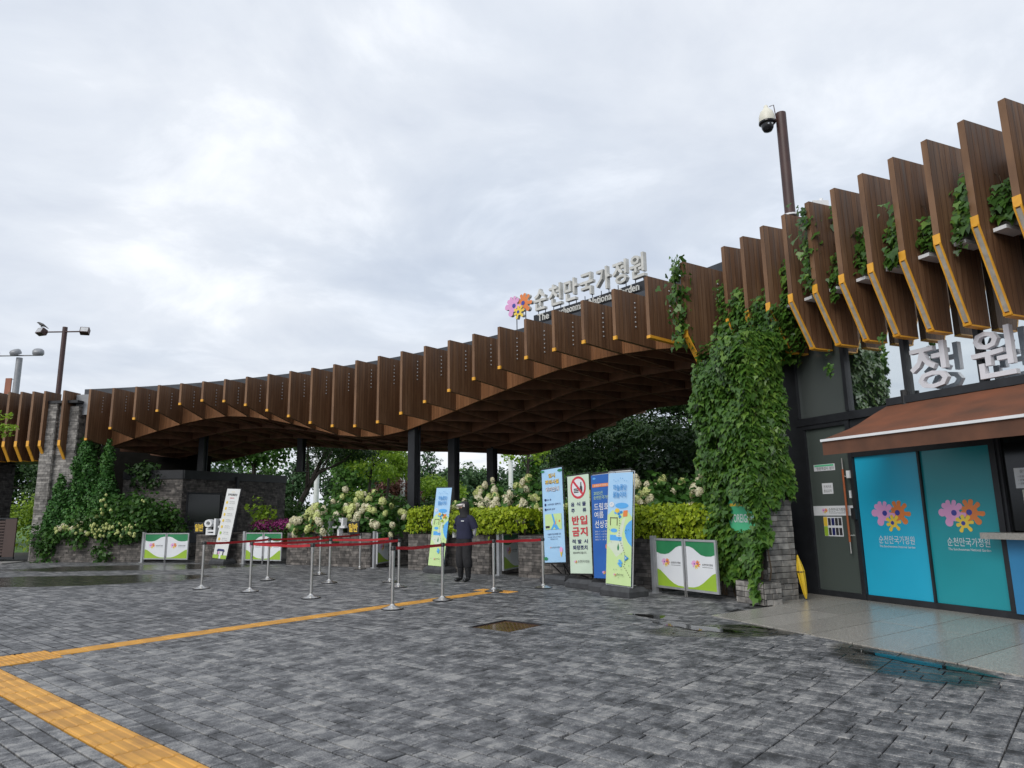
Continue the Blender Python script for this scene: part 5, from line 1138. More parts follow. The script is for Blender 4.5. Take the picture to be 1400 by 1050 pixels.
low_shrub('green shrub right of the third column', .9, 34, .2, 1.5, 1.6, 'lf_mid', 57); low_shrub('dark shrub below the big pine', 3.2, 31, 0, 1.7, 1.5, 'lf_dark', 58); low_shrub('green shrub beneath the big pine', 5.5, 27.5, 0, 1.5, 1.9, 'lf_mid', 59)
low_shrub('mid green bush on the far left lawn', -13.6, 35.5, .8, 1.8, 1.3, 'lf_mid', 60)
# near trees
tree('pine_tree', 'dark spreading pine behind the brick booth', (-11.9, 36.5, .6), 4.4, (2.2, .3, 4.6), (2.7, 2.2, 1.1), 26, .17, 620, M['lf_dark'], 61, .40, .55, .16, NEEDLE, 'garden trees')
tree('maple_tree', 'bright lime green tree behind the broad hydrangea', (-9.0, 43, 1.6), 3.6, (.3, 0, 3.9), (2.0, 1.8, 1.9), 20, .17, 420, M['lf_lime'], 62, .40, .7, .10, DIAMOND, 'garden trees')
tree('broadleaf_tree', 'tall yellow-green tree left of the first column', (-8.4, 46, 1.8), 4.0, (.2, 0, 3.3), (1.6, 1.6, 2.0), 18, .17, 420, M['lf_lime'], 63, .40, .8, .10, DIAMOND, 'garden trees')
tree('broadleaf_tree', 'green tree rising behind the booth roof', (-15.2, 40, 1.0), 5.4, (.3, 0, 5.0), (3.2, 2.4, 1.9), 26, .2, 420, M['lf_mid'], 64, .40, .8, .14, DIAMOND, 'garden trees')
tree('broadleaf_tree', 'lime green tree between the first two columns', (-5.0, 47, 1.2), 2.2, (.2, 0, 1.9), (2.1, 1.8, 1.0), 14, .17, 400, M['lf_lime'], 65, .42, .7, .09, DIAMOND, 'garden trees')
tree('broadleaf_tree', 'tall slim green tree with bare stem right of the third column', (.7, 41, 1.0), 4.8, (.3, 0, 4.3), (1.6, 1.5, 1.4), 14, .19, 170, M['lf_lime'], 66, .42, .7, .12, DIAMOND, 'garden trees')
tree('broadleaf_tree', 'green tree with forked stem left of the big pine', (2.6, 43, 1.0), 5.0, (.2, 0, 4.4), (1.9, 1.7, 1.8), 15, .2, 170, M['lf_mid'], 67, .42, .7, .12, DIAMOND, 'garden trees')
tree('pine_tree', 'huge dark spreading pine right of the columns', (4.6, 29.5, 0), 5.2, (-.1, 0, 4.15), (3.7, 2.6, 1.9), 40, .16, 900, M['lf_dark'], 68, .36, .48, .22, NEEDLE, 'garden trees', tips=10)
tree('pine_tree', 'second dark pine behind the ivy pier', (8.0, 26.5, 0), 6.6, (-.3, 0, 4.9), (3.4, 2.6, 3.2), 40, .17, 800, M['lf_dark'], 69, .36, .6, .22, NEEDLE, 'garden trees', tips=10)
tree('evergreen_tree', 'dark evergreen filling the gap under the canopy by the pier', (7.6, 23.5, 0), 4.2, (-.6, 0, 2.4), (2.6, 1.8, 2.0), 26, .16, 800, M['lf_dark'], 70, .4, .8, .2, DIAMOND, 'garden trees')
# dark trees beyond the service gate
tree('evergreen_tree', 'dark evergreen beyond the service gate', (-22.4, 36, 0), 5.0, (0, 0, 3.1), (2.6, 2, 2.6), 26, .17, 600, M['lf_dark'], 71, .42, .8, .2, DIAMOND, 'garden trees')
tree('evergreen_tree', 'dark evergreen at the left edge beyond the service gate', (-26.4, 36, 0), 5.0, (0, 0, 3.1), (2.6, 2, 2.8), 26, .17, 600, M['lf_dark'], 72, .42, .8, .2, DIAMOND, 'garden trees')
low_shrub('bright green clipped shrub behind the service gate', -19.4, 32.5, 0, 1.7, 2.0, 'lf_mid', 73); low_shrub('lime green low shrub behind the service gate', -21.5, 32.0, 0, 1.6, 1.7, 'lf_lime', 74)
# leafy tree standing just outside the left edge of the picture
tree('maple_tree', 'lime green leafy branch reaching in at the left edge', (-15.4, 18.2, 0), 3.8, (1.25, 0, 4.02), (1.15, .6, .36), 12, .11, 700, M['lf_lime'], 75, .42, .6, .07, DIAMOND, None)
# far woods: each tree on its own
rng2 = np.random.default_rng(80); far = []
spots = [(-33, 92, 9), (-28, 88, 8), (-24, 96, 10), (-20, 84, 8), (-17, 92, 9.5), (-13, 86, 6), (-10.5, 95, 6.3), (-8, 84, 5.8), (-5.2, 92, 6.6), (-5.6, 99, 7.2), (-2.2, 92, 6.8), (1.8, 96, 7.5), (3.2, 96, 10.5), (6, 88, 9.5), (9, 94, 10.5), (13, 86, 9.5), (17, 92, 10), (22, 88, 10), (28, 95, 11), (-38, 90, 9)]
wd = ['leftmost of the far wood', 'far wood']
for i, (x, y, h) in enumerate(spots):
    nth = sorted(sp[0] / sp[1] for sp in spots).index(x / y); ORD = 'leftmost second third fourth fifth sixth seventh eighth ninth tenth eleventh twelfth thirteenth fourteenth fifteenth sixteenth seventeenth eighteenth nineteenth twentieth twenty-first'.split()
    tree('far_tree', ('distant tree, leftmost of the far wood' if nth == 0 else 'distant tree, %s from the left in the far wood' % ORD[nth]), (x, y, 1.0), h * .7, (0, 0, h * .55), (3.0, 2.4, h * .42), 16, .40, 130, M['lf_far'] if i % 3 else M['lf_mid'], 90 + i, .45, .9, .2, DIAMOND, 'distant wood', tips=3)
cl = [((-10.4 + rng2.normal() * .2, 84, 4.5 + i * .62), (1.5 * (1 - i / 11) + .2, 1.5 * (1 - i / 11) + .2, .6)) for i in range(11)]
q = MB(); q.tube([(-10.4, 84, 0), (-10.4, 84, 11)], [.2, .04], 6); plant('conical_tree', 'distant pointed conifer between the first two columns', 'tree', (-10.4, 84, .5), foliage(cl, .35, 120, DIAMOND, .4, 0, rng2), M['lf_far'], q, 'distant wood')
# far background hill line
q = MB(); pts = []
for i in range(61):
    x = -300 + i * 10; pts.append((x, 260, 4 + 3.5 * math.sin(i * .7) + 2 * math.sin(i * 1.9 + 1)))
vs = [(p[0], p[1], -2) for p in pts] + pts + [(p[0], p[1] + 90, -2) for p in pts]; n = 61
q.add(vs, [(i, i + 1, n + i + 1, n + i) for i in range(60)] + [(n + i, n + i + 1, 2 * n + i + 1, 2 * n + i) for i in range(60)]); tag(ob('wooded_hills', q, pm('hill_woods', (.05, .085, .05), (.035, .065, .04), .25, .9, .5, detail=8), smooth=True), kind='structure')
# ================================================================== STREET FURNITURE
# ---- queue posts with belts
POSTS = dict(A=(-6.5, 14.76), B=(-5.23, 14.05), B2=(-5.75, 16.52), C=(-3.66, 12.79), D=(-4.87, 17.7), E=(-4.07, 15.58), F=(-4.24, 19.39), G=(-1.92, 11.17), G2=(-2.36, 14.43), G3=(-2.73, 15.53), H=(-1.24, 12.17), I=(-.40, 13.38), J=(.55, 13.87))
BELTS = dict(A=['B2'], B2=['D'], B=['E', 'C'], C=['G2'], D=['F'], E=['G3'], G=['H'], H=['I'], I=['J'])
WHERE = dict(A='leftmost steel queue post, in front of the leaning notice board', B='steel queue post second from the left in the front row', B2='steel queue post in front of the closed gate with purple flowers', C='steel queue post third from the left in the front row', D='steel queue post in front of the two yellow plaques', E='steel queue post between the third front post and the hydrangeas', F='steel queue post standing against the hydrangea planter', G='nearest steel queue post, standing just before the yellow tactile strip', G2='steel queue post behind and right of the nearest one', G3='steel queue post partly hidden behind the nearest one', H='steel queue post at the foot of the slim map banner', I='steel queue post standing on the end of the tactile strip', J='rightmost steel queue post, beside the pale blue banner')
q = MB(); q.lathe([(.165, 0), (.165, .012), (.15, .018), (.09, .034), (.045, .05), (.03, .075)], 28); base_me = mesh(q, 'base', True); base_me.materials.append(M['steel'])
q = MB(); q.lathe([(.172, .0), (.175, .006), (.166, .012)], 28); ringm = mesh(q, 'rubber_ring', True); ringm.materials.append(M['black'])
q = MB(); q.lathe([(.026, .07), (.026, .80), (.031, .802), (.031, .885), (.026, .887)], 16); pole_me = mesh(q, 'pole', True); pole_me.materials.append(M['steel'])
q = MB(); q.lathe([(.029, .887), (.033, .89), (.033, .945), (.026, .955)], 16); q.box((0, 0, .918), (.085, .03, .05)); head_me = mesh(q, 'belt_head', True); head_me.materials.append(M['black'])
for k, (x, y) in POSTS.items():
    t_ = thing('queue_post', WHERE[k], 'queue post', (x, y, .006), 0, 'steel queue posts'); mw = PAR[t_.name]
    put('base', base_me, None, t_, mw); put('base_rim', ringm, None, t_, mw); put('pole', pole_me, None, t_, mw); hd = put('belt_head', head_me, None, t_, mw)
    for o in BELTS.get(k, []):
        a, b = Vector((x, y, .922)), Vector((*POSTS[o], .922)); d = (b - a).normalized(); n = Vector((-d.y, d.x, 0)) * .0015; q = MB(); a, b = a + d * .04, b - d * .04; NN = 12; ln = (b - a).length; sag = .012 * ln
        for i in range(NN + 1):
            t = i / NN; p = a.lerp(b, t) - Vector((0, 0, sag * 4 * t * (1 - t) + .004 * math.sin(t * 9 + x)))
            tw_ = .02 * math.sin(t * 7 + y)
            for s_ in (-1, 1):
                for e_ in (-1, 1): q.v.append(tuple(p + n * e_ + Vector((0, 0, .024 * s_)) + n * tw_ * s_ * 60))
        for i in range(NN):
            b0_, b1_ = i * 4, i * 4 + 4; q.f += [(b0_, b1_, b1_ + 2, b0_ + 2), (b0_ + 1, b0_ + 3, b1_ + 3, b1_ + 1), (b0_, b0_ + 1, b1_ + 1, b1_), (b0_ + 2, b1_ + 2, b1_ + 3, b0_ + 3)]; q.m += [0] * 4
        ob('belt', q, M['red'], hd)
# ---- banners on weighted stands
class Print:
    """flat print on a board: x 0..1, y 0..1 from the lower left; every layer a little proud of the one below"""
    def __init__(s, parent, mw, w, h): s.p, s.mw, s.w, s.h, s.n = parent, mw, w, h, 0
    def _z(s, dz=None): s.n += 1; return .0035 + s.n * .00035
    def poly(s, pts, mat, name='print_shape'):
        pts = [(x * s.w - s.w / 2, y * s.h) for x, y in pts]; ar = sum(pts[i][0] * pts[(i + 1) % len(pts)][1] - pts[(i + 1) % len(pts)][0] * pts[i][1] for i in range(len(pts)))
        if ar < 0: pts = pts[::-1]
        q = MB(); q.add([s.mw @ Vector((x, y, s.n * .00035 + .0038)) for x, y in pts], [tuple(range(len(pts)))]); s.n += 1; return ob(name, q, M[mat] if isinstance(mat, str) else mat, s.p)
    def rect(s, x0, y0, x1, y1, mat): return s.poly([(x0, y0), (x1, y0), (x1, y1), (x0, y1)], mat)
    def disc(s, x, y, rx, mat, ry=None, n=22): ry = ry if ry else rx * s.w / s.h; return s.poly([(x + rx * math.cos(2 * math.pi * k / n), y + ry * math.sin(2 * math.pi * k / n)) for k in range(n)], mat)
    def text(s, body, x, y, w, h, mat, bold=.0):
        vs, fs = fit_text(body, w * s.w, h * s.h, 0, bold); q = MB(); q.raw(vs, fs, s.mw @ Matrix.Translation((x * s.w - s.w / 2, y * s.h, s.n * .00035 + .0038))); s.n += 1; return ob('lettering', q, M[mat], s.p)
    def logo(s, x, y, w):
        emblem(s.p, s.mw @ Matrix.Translation((x * s.w - s.w / 2, y * s.h, s.n * .00035 + .0038)), w * s.w, .0006); s.n += 6
def banner(label, x, y, th, w, h, z0, back, roll, sheet_mat, stand='black', base=True, yaw=0, name='banner_stand'):
    t_ = thing(name, label, 'banner', (x, y, 0), 0, 'standing banners'); a = math.radians(th + yaw)
    right = Vector((math.sin(a), -math.cos(a), 0)); nrm = right.cross(UZ); up = (UZ * math.cos(back) - nrm * math.sin(back)); up = (up * math.cos(roll) + right * math.sin(roll)).normalized(); right2 = (right - up * right.dot(up)).normalized()
    mw = frame(Vector((x, y, z0)), right2, up)
    q = MB(); nx, ny = 6, 12                       # fabric sheet, very slightly wavy, with thickness
    for sgn_ in (0, 1):
        for j in range(ny + 1):
            for i in range(nx + 1): u_, v_ = i / nx, j / ny; q.v.append(tuple(mw @ Vector((u_ * w - w / 2, v_ * h, .0 - sgn_ * .003))))
    o_ = (nx + 1) * (ny + 1)
    for j in range(ny):
        for i in range(nx): b = j * (nx + 1) + i; q.f.append((b, b + 1, b + nx + 2, b + nx + 1)); q.f.append((o_ + b, o_ + b + nx + 1, o_ + b + nx + 2, o_ + b + 1)); q.m += [0, 0]
    sh = ob('sheet', q, sheet_mat, t_)
    q = MB(); fm = M[stand]; r_ = .011
    L_ = [(-w / 2 - .02, -.02), (w / 2 + .02, -.02), (w / 2 + .02, h + .02), (-w / 2 - .02, h + .02)]
    for k in range(4): q.tube([mw @ Vector((*L_[k], -.022)), mw @ Vector((*L_[(k + 1) % 4], -.022))], r_, 6)
    foot = Vector((x, y, .16)) - nrm * .30; q.tube([mw @ Vector((0, h * .55, -.03)), foot + UZ * .0], .013, 6); q.tube([mw @ Vector((-w * .3, .0, -.03)), foot + right * -.12], .012, 6); q.tube([mw @ Vector((w * .3, .0, -.03)), foot + right * .12], .012, 6)
    ob('frame', q, fm, t_)
    if base:
        q = MB(); bw, bd, bh = .74, .46, .155; mb_ = Matrix.Translation(Vector((x, y, .006)) - nrm * .12) @ Matrix.Rotation(math.atan2(right.y, right.x), 4, 'Z')
        q.v = [mb_ @ Vector(v) for v in [(-bw / 2, -bd / 2, 0), (bw / 2, -bd / 2, 0), (bw / 2, bd / 2, 0), (-bw / 2, bd / 2, 0), (-bw / 2, -bd / 2, bh * .55), (bw / 2, -bd / 2, bh * .55), (bw / 2, bd / 2, bh * .55), (-bw / 2, bd / 2, bh * .55), (-bw / 2 + .05, -bd / 2 + .07, bh), (bw / 2 - .05, -bd / 2 + .07, bh), (bw / 2 - .05, bd / 2 - .07, bh), (-bw / 2 + .05, bd / 2 - .07, bh)]]
        q.f = [(3, 2, 1, 0), (8, 9, 10, 11)] + [(i, (i + 1) % 4, 4 + (i + 1) % 4, 4 + i) for i in range(4)] + [(4 + i, 4 + (i + 1) % 4, 8 + (i + 1) % 4, 8 + i) for i in range(4)]; q.m = [0] * len(q.f); q.v = [tuple(v) for v in q.v]
        bs_ = ob('weight_base', q, M['rubber'], t_); q = MB(); q.tube([mb_ @ Vector((bw * .3, 0, bh)), mb_ @ Vector((bw * .3, 0, bh + .02))], .035, 10); ob('filler_cap', q, M['black'], bs_)
    return t_, Print(sh, mw, w, h)
def map_print(P):
    P.poly([(0, 0), (1, 0), (1, .60), (.8, .655), (.5, .63), (.2, .66), (0, .61)], 'map_green')
    P.disc(.58, .70, .27, 'map_blue', .026); P.poly([(.0, .34), (.25, .40), (.5, .48), (.62, .58), (.75, .60), (.62, .44), (.70, .30), (.40, .24), (.2, .30)], 'map_pale')
    P.poly([(1, .34), (.86, .375), (.76, .42), (.71, .47), (.76, .52), (.88, .555), (1, .575)], 'map_blue'); P.disc(.28, .475, .14, 'map_blue', .018)
    P.poly([(.12, .385), (.12, .435), (.36, .435), (.4, .42), (.6, .42), (.6, .385)], 'map_blue'); P.disc(.46, .315, .20, 'map_pale', .045); P.poly([(.45, .30), (.50, .30), (.515, .325), (.475, .365), (.43, .325)], 'print_green')
    for x, y in ((.34, .635), (.47, .625), (.52, .60), (.57, .64)): P.disc(x, y, .06, 'title_blue' if x > .4 else 'map_blue', .013)
    P.disc(.40, .655, .09, 'gold', .02); P.poly([(.64, .60), (.82, .605), (.83, .66), (.66, .655)], 'orange'); P.disc(.17, .71, .10, 'print_white', .024); P.text('PT', .17, .71, .07, .015, 'title_blue')
    for x in (.12, .40): P.rect(x, .52, x + .025, .595, 'rust')
    P.rect(.12, .585, .42, .592, 'rust')
    for k in range(9): P.disc(.51, .585 - k * .022, .012, 'rust', .006, 6)
    for k in range(12): t = k / 11; P.disc(.55 + .22 * math.sin(t * 2.2) , .385 - t * .22, .012, 'rust', .006, 6)
    for k in range(5): P.disc(.78 + k * .05, .15 - k * .018, .012, 'rust', .006, 6)
    P.poly([(.76, .21), (.76, .265), (.92, .24)], 'title_blue'); P.text('B', .81, .24, .05, .018, 'print_white')
    for x, y in ((.54, .185), (.60, .17), (.62, .195), (.57, .21)): P.disc(x, y, .055, 'map_blue', .012)
    for k in range(16): P.disc(RNG.uniform(.06, .95), RNG.uniform(.05, .55), .010, 'print_green', .006, 5)
    P.text('하늘퐁당', .52, .865, .56, .055, 'title_blue', .01); P.text('물놀이터', .51, .80, .54, .055, 'title_blue', .01)
    for k in range(7): P.disc(.27 + k * .09, .935 - .016 * math.sin(k * 1.4), .014, 'title_blue', .005, 6)
    P.logo(.40, .085, .10); P.text('순천만국가정원', .60, .09, .28, .018, 'ink')
M['banner_white'] = pm('white_board', (.66, .67, .66), (.62, .63, .62), 3, .4)
map_print(banner('slim map banner behind the queue belt, left of the guard', -1.98, 17.75, 46.5, .60, 1.95, .17, math.radians(7), math.radians(1.2), M['sky_print'])[1])
t_, P = banner('pale blue banner with yellow title, leftmost of the banner group', .84, 14.75, 41, .62, 1.95, .42, math.radians(2), math.radians(-3.2), M['sky_print'])
P.text('임시', .5, .925, .34, .05, 'navy_ink', .07); P.text('임시', .5, .928, .33, .048, 'gold', .025); P.text('편의시설', .5, .855, .68, .05, 'navy_ink', .07); P.text('편의시설', .5, .858, .66, .048, 'gold', .025); P.text('위치안내', .5, .775, .68, .055, 'navy_ink', .07); P.text('위치안내', .5, .778, .66, .052, 'print_white', .025)
for k, tx in enumerate(('매표소 옆', '스카이큐브 정원역 내', '꿈의다리 입구')): P.disc(.14, .665 - k * .052, .045, 'navy_ink'); P.text(tx, .28 + .08 * (k != 0) + .2 * (k == 1), .665 - k * .052, .3 + .32 * (k == 1) + .2 * (k == 2), .02, 'navy_ink', .01)
P.rect(.10, .345, .90, .51, 'map_green'); P.poly([(.42, .51), (.50, .51), (.60, .42), (.78, .345), (.60, .345), (.55, .37), (.45, .345), (.36, .345), (.52, .41)], 'map_blue'); P.poly([(.56, .39), (.66, .46), (.62, .40)], 'orange'); P.disc(.80, .43, .04, 'orange'); P.rect(.12, .36, .32, .385, 'ink')
P.text('이용에 참고바랍니다', .52, .295, .64, .02, 'navy_ink', .01); P.text('더 나은 서비스로 보답', .52, .265, .6, .014, 'navy_ink'); P.text('하겠습니다', .5, .243, .36, .014, 'navy_ink'); P.logo(.33, .155, .07); P.text('순천만국가정원', .58, .155, .38, .018, 'ink'); P.poly([(.82, .05), (.90, .12), (.76, .12)], 'gold'); P.disc(.83, .13, .075, 'pink', .028); P.disc(.06, .98, .1, 'print_green', .012); P.disc(.92, .97, .12, 'print_green', .014); P.disc(.08, .04, .1, 'print_green', .018)
t_, P = banner('pale mint banner with red no-food-and-drink symbol', 1.29, 13.8, 38, .62, 1.90, .27, math.radians(2), math.radians(-2.6), M['mint'])
P.disc(.5, .872, .36, 'red_ink'); P.disc(.5, .872, .285, 'print_white')
P.rect(.58, .815, .70, .875, 'ink'); P.rect(.615, .875, .665, .925, 'ink'); P.poly([(.58, .875), (.70, .875), (.665, .89), (.615, .89)], 'ink')
for k in range(3): P.rect(.30, .818 + k * .017, .52, .829 + k * .017, 'ink')
P.poly([(.22, .945), (.27, .965), (.76, .80), (.71, .78)], 'red_ink')
for tx, xs, y in (('음식물', (.22, .49, .75), .70), ('주류', (.23, .76), .635)):
    for c_, x_ in zip(tx, xs): P.text(c_, x_, y, .17, .043, 'navy_ink', .02)
for c_, x_, y in (('반', .33, .535), ('입', .70, .535), ('금', .33, .418), ('지', .70, .418)): P.text(c_, x_, y, .33, .092, 'red_ink', .03)
for c_, x_ in zip('적발시', (.22, .49, .77)): P.text(c_, x_, .32, .17, .043, 'navy_ink', .02)
P.text('퇴장조치', .5, .258, .66, .046, 'navy_ink', .02); P.text('협조부탁드립니다.', .48, .206, .62, .022, 'ink', .01); P.logo(.28, .115, .13); P.text('순천만국가정원', .64, .12, .5, .028, 'ink')
t_, P = banner('royal blue banner with white title, partly behind the map banner', 1.66, 13.02, 36.5, .62, 1.90, .24, math.radians(2), math.radians(-1.8), M['royal'])
P.disc(.14, .965, .07, 'map_blue', .01); P.rect(.05, .878, .95, .91, 'orange'); P.text('순천만국가정원 여름', .5, .894, .75, .018, 'print_white'); P.text('2025년', .30, .82, .38, .036, 'map_green'); P.text('순천만국가정원', .5, .775, .8, .036, 'map_green')
P.text('드림호', .42, .685, .62, .07, 'print_white', .01); P.text('여름', .31, .605, .4, .065, 'print_white', .01); P.text('선상공연', .52, .515, .8, .075, 'print_white', .01)
for k in range(4): P.text('2025. 7. ~ 8. 토요일', .42, .445 - k * .026, .62, .016, 'print_white')
P.disc(.60, .30, .05, 'orange', .025); P.disc(.7, .2, .04, 'orange', .02); P.logo(.45, .055, .14); P.text('순천만국가정원', .74, .055, .36, .022, 'print_white')
t_, P = banner('map banner with pale blue top, rightmost of the banner group', 1.79, 12.38, 35, .62, 1.94, .19, math.radians(4), math.radians(1.2), M['sky_print'], 'alu'); map_print(P)
# two boards standing behind the group
banner('white banner peeping out behind the royal blue one', 1.86, 14.5, 36, .6, 2.03, .2, 0, 0, M['banner_white']); banner('white and green banner peeping out behind the right map banner', 2.16, 14.0, 35, .6, 2.05, .2, 0, 0, M['banner_white'])
# leaning white notice board on the left
t_, P = banner('tall white notice board leaning back beside the left entrance letters', -9.32, 22.3, 66, .68, 2.20, .17, math.radians(8), math.radians(3), M['banner_white'], yaw=-8, name='notice_board')
P.text('안내', .5, .955, .2, .012, 'gold'); P.text('반려동물출입', .5, .915, .68, .035, 'ink', .02); P.text('이용안내', .5, .865, .32, .018, 'red_ink', .02)
for k in range(7):
    y = .80 - k * .088; P.disc(.20, y, .07, 'gold' if k < 4 else ('print_lime' if k % 2 else 'gold')); P.text('이용수칙 안내', .58, y + .013, .36, .014, 'ink'); P.text('순천만국가정원 관람', .60, y - .012, .42, .009, 'ink')
P.rect(.0, .0, .42, .052, 'print_lime'); P.rect(.58, .0, 1, .052, 'print_lime'); P.poly([(.2, .105), (.8, .105), (.72, .135), (.28, .135)], 'navy_ink'); P.rect(.27, .05, .33, .105, 'ink'); P.rect(.67, .05, .73, .105, 'ink'); P.disc(.38, .08, .06, 'pink')
# ---- umbrella by the pier
um = thing('folded_umbrella', 'folded yellow umbrella propped against the stone pier', 'umbrella', fac(-1.69, .80, 0)); c_ = fac(-1.69, .80); q = MB(); n = 14; vs = []
for z_, r_ in ((.03, .010), (.10, .025), (.30, .042), (.46, .05), (.55, .038), (.65, .018), (.72, .005)):
    for k in range(n): rr_ = r_ * (1 + .25 * (k % 2)); a = 2 * math.pi * k / n; vs.append((c_.x + rr_ * math.cos(a) - (z_ - .5) * .12, c_.y + rr_ * math.sin(a), z_))
q.add(vs, [(i * n + k, i * n + (k + 1) % n, (i + 1) * n + (k + 1) % n, (i + 1) * n + k) for i in range(6) for k in range(n)]); ob('cloth', q, M['umbrella'], um)
q = MB(); q.tube([(c_.x + .06, c_.y, .0), (c_.x - .035, c_.y, .78)], .008, 6); ob('shaft', q, M['black'], um); q = MB(); q.lathe([(.060, .44), (.062, .445), (.060, .455)], 14, (c_.x, c_.y, 0)); ob('strap', q, M['black'], um)
# ---- lamp posts on the left
lp = thing('brown_lamp_post', 'brown mast with two floodlights rising behind the left wing', 'lamp post', (-19.2, 28.6, 0)); q = MB(); q.tube([(-19.2, 28.6, 0), (-19.2, 28.6, 9.6)], .10, 10); ob('mast', q, M['brown_metal'], lp, smooth=True)
q = MB(); q.tube([(-20.0, 28.55, 9.38), (-18.4, 28.55, 9.38)], .03, 6); ob('crossarm', q, M['brown_metal'], lp)
for sx in (-1, 1):
    mw = Matrix.Translation((-19.2 + sx * .93, 28.5, 9.38)) @ Euler((math.radians(-25), 0, sx * .3)).to_matrix().to_4x4(); q = MB(); q.box((0, 0, 0), (.34, .23, .27), mw); q.box((0, .145, .02), (.26, .06, .19), mw); fl = ob('floodlight', q, M['brown_metal'], lp); q = MB(); q.box((0, -.122, 0), (.28, .012, .21), mw); ob('lens', q, M['alu'], fl)
bd = thing('magpie', 'small black and white bird perched on the left floodlight', 'bird', (-20.15, 28.5, 9.58)); q = MB()
B = lambda x, z: (-20.15 + x, 28.5, 9.62 + z)
q.tube([B(.30, -.10), B(.16, .0), B(.04, .06), B(-.06, .11), B(-.13, .16), B(-.17, .175), B(-.23, .17)], [.012, .03, .065, .06, .042, .030, .004], 8); ob('body', q, M['black'], bd, smooth=True)
q = MB(); q.tube([B(.0, .03), B(-.04, .045)], [.055, .045], 8); ob('breast', q, M['white'], bd); q = MB(); q.tube([B(.0, 0), B(.0, -.07)], .006, 4); q.tube([B(.03, 0), B(.03, -.07)], .006, 4); ob('legs', q, M['black'], bd)
lg = thing('grey_lamp_post', 'grey mast with three round lamp heads at the far left', 'lamp post', (-23.1, 31.44, 0)); q = MB(); q.tube([(-23.1, 31.44, 0), (-23.1, 31.44, 8.95)], [.16, .13], 12); ob('mast', q, M['grey'], lg, smooth=True)
q = MB(); q.tube([(-24.3, 31.4, 9.05), (-22.0, 31.4, 9.05)], .03, 6); ob('crossarm', q, M['grey'], lg)
for sx in (-1.15, -.12, .95):
    mw = Matrix.Translation((-23.1 + sx, 31.3, 9.18)) @ Euler((math.radians(28), math.radians(-10 if sx < .5 else 14), 0)).to_matrix().to_4x4(); q = MB(); q.lathe([(.23, -.11), (.24, -.05), (.23, .07), (.17, .13), (.07, .15)], 18, M=mw); lh = ob('lamp_head', q, M['grey'], lg, smooth=True); q = MB(); q.lathe([(.205, -.117), (.205, -.111)], 18, M=mw); ob('lens', q, M['alu'], lh)
q = MB(); q.box((-23.45, 31.4, 7.6), (.28, .05, .75)); sn = ob('flag_sign', q, pm('rust_red_sign', (.30, .11, .06), (.26, .09, .05), 4, .6), lg); q = MB(); q.tube([(-23.45, 31.42, 7.9), (-23.1, 31.42, 7.95)], .015, 5); ob('sign_arm', q, M['grey'], lg)
# ---- white flagpoles in the garden
for lb, x, y in (('white flagpole left of the first column', -8.0, 50), ('white flagpole between the first two columns', -4.55, 50), ('white flagpole right of the third column', -.2, 52), ('white flagpole beside the lime green tree', -14.2, 50)):
    fp = thing('flagpole', lb, 'flagpole', (x, y, 1.5), 0, 'white flagpoles'); q = MB(); q.tube([(x, y, 1.2), (x, y, 9.2)], [.20, .14], 10); ob('pole', q, M['white'], fp, smooth=True); q = MB(); q.tube([(x, y, 1.2), (x, y, 1.9)], .28, 10); ob('base', q, M['white'], fp)
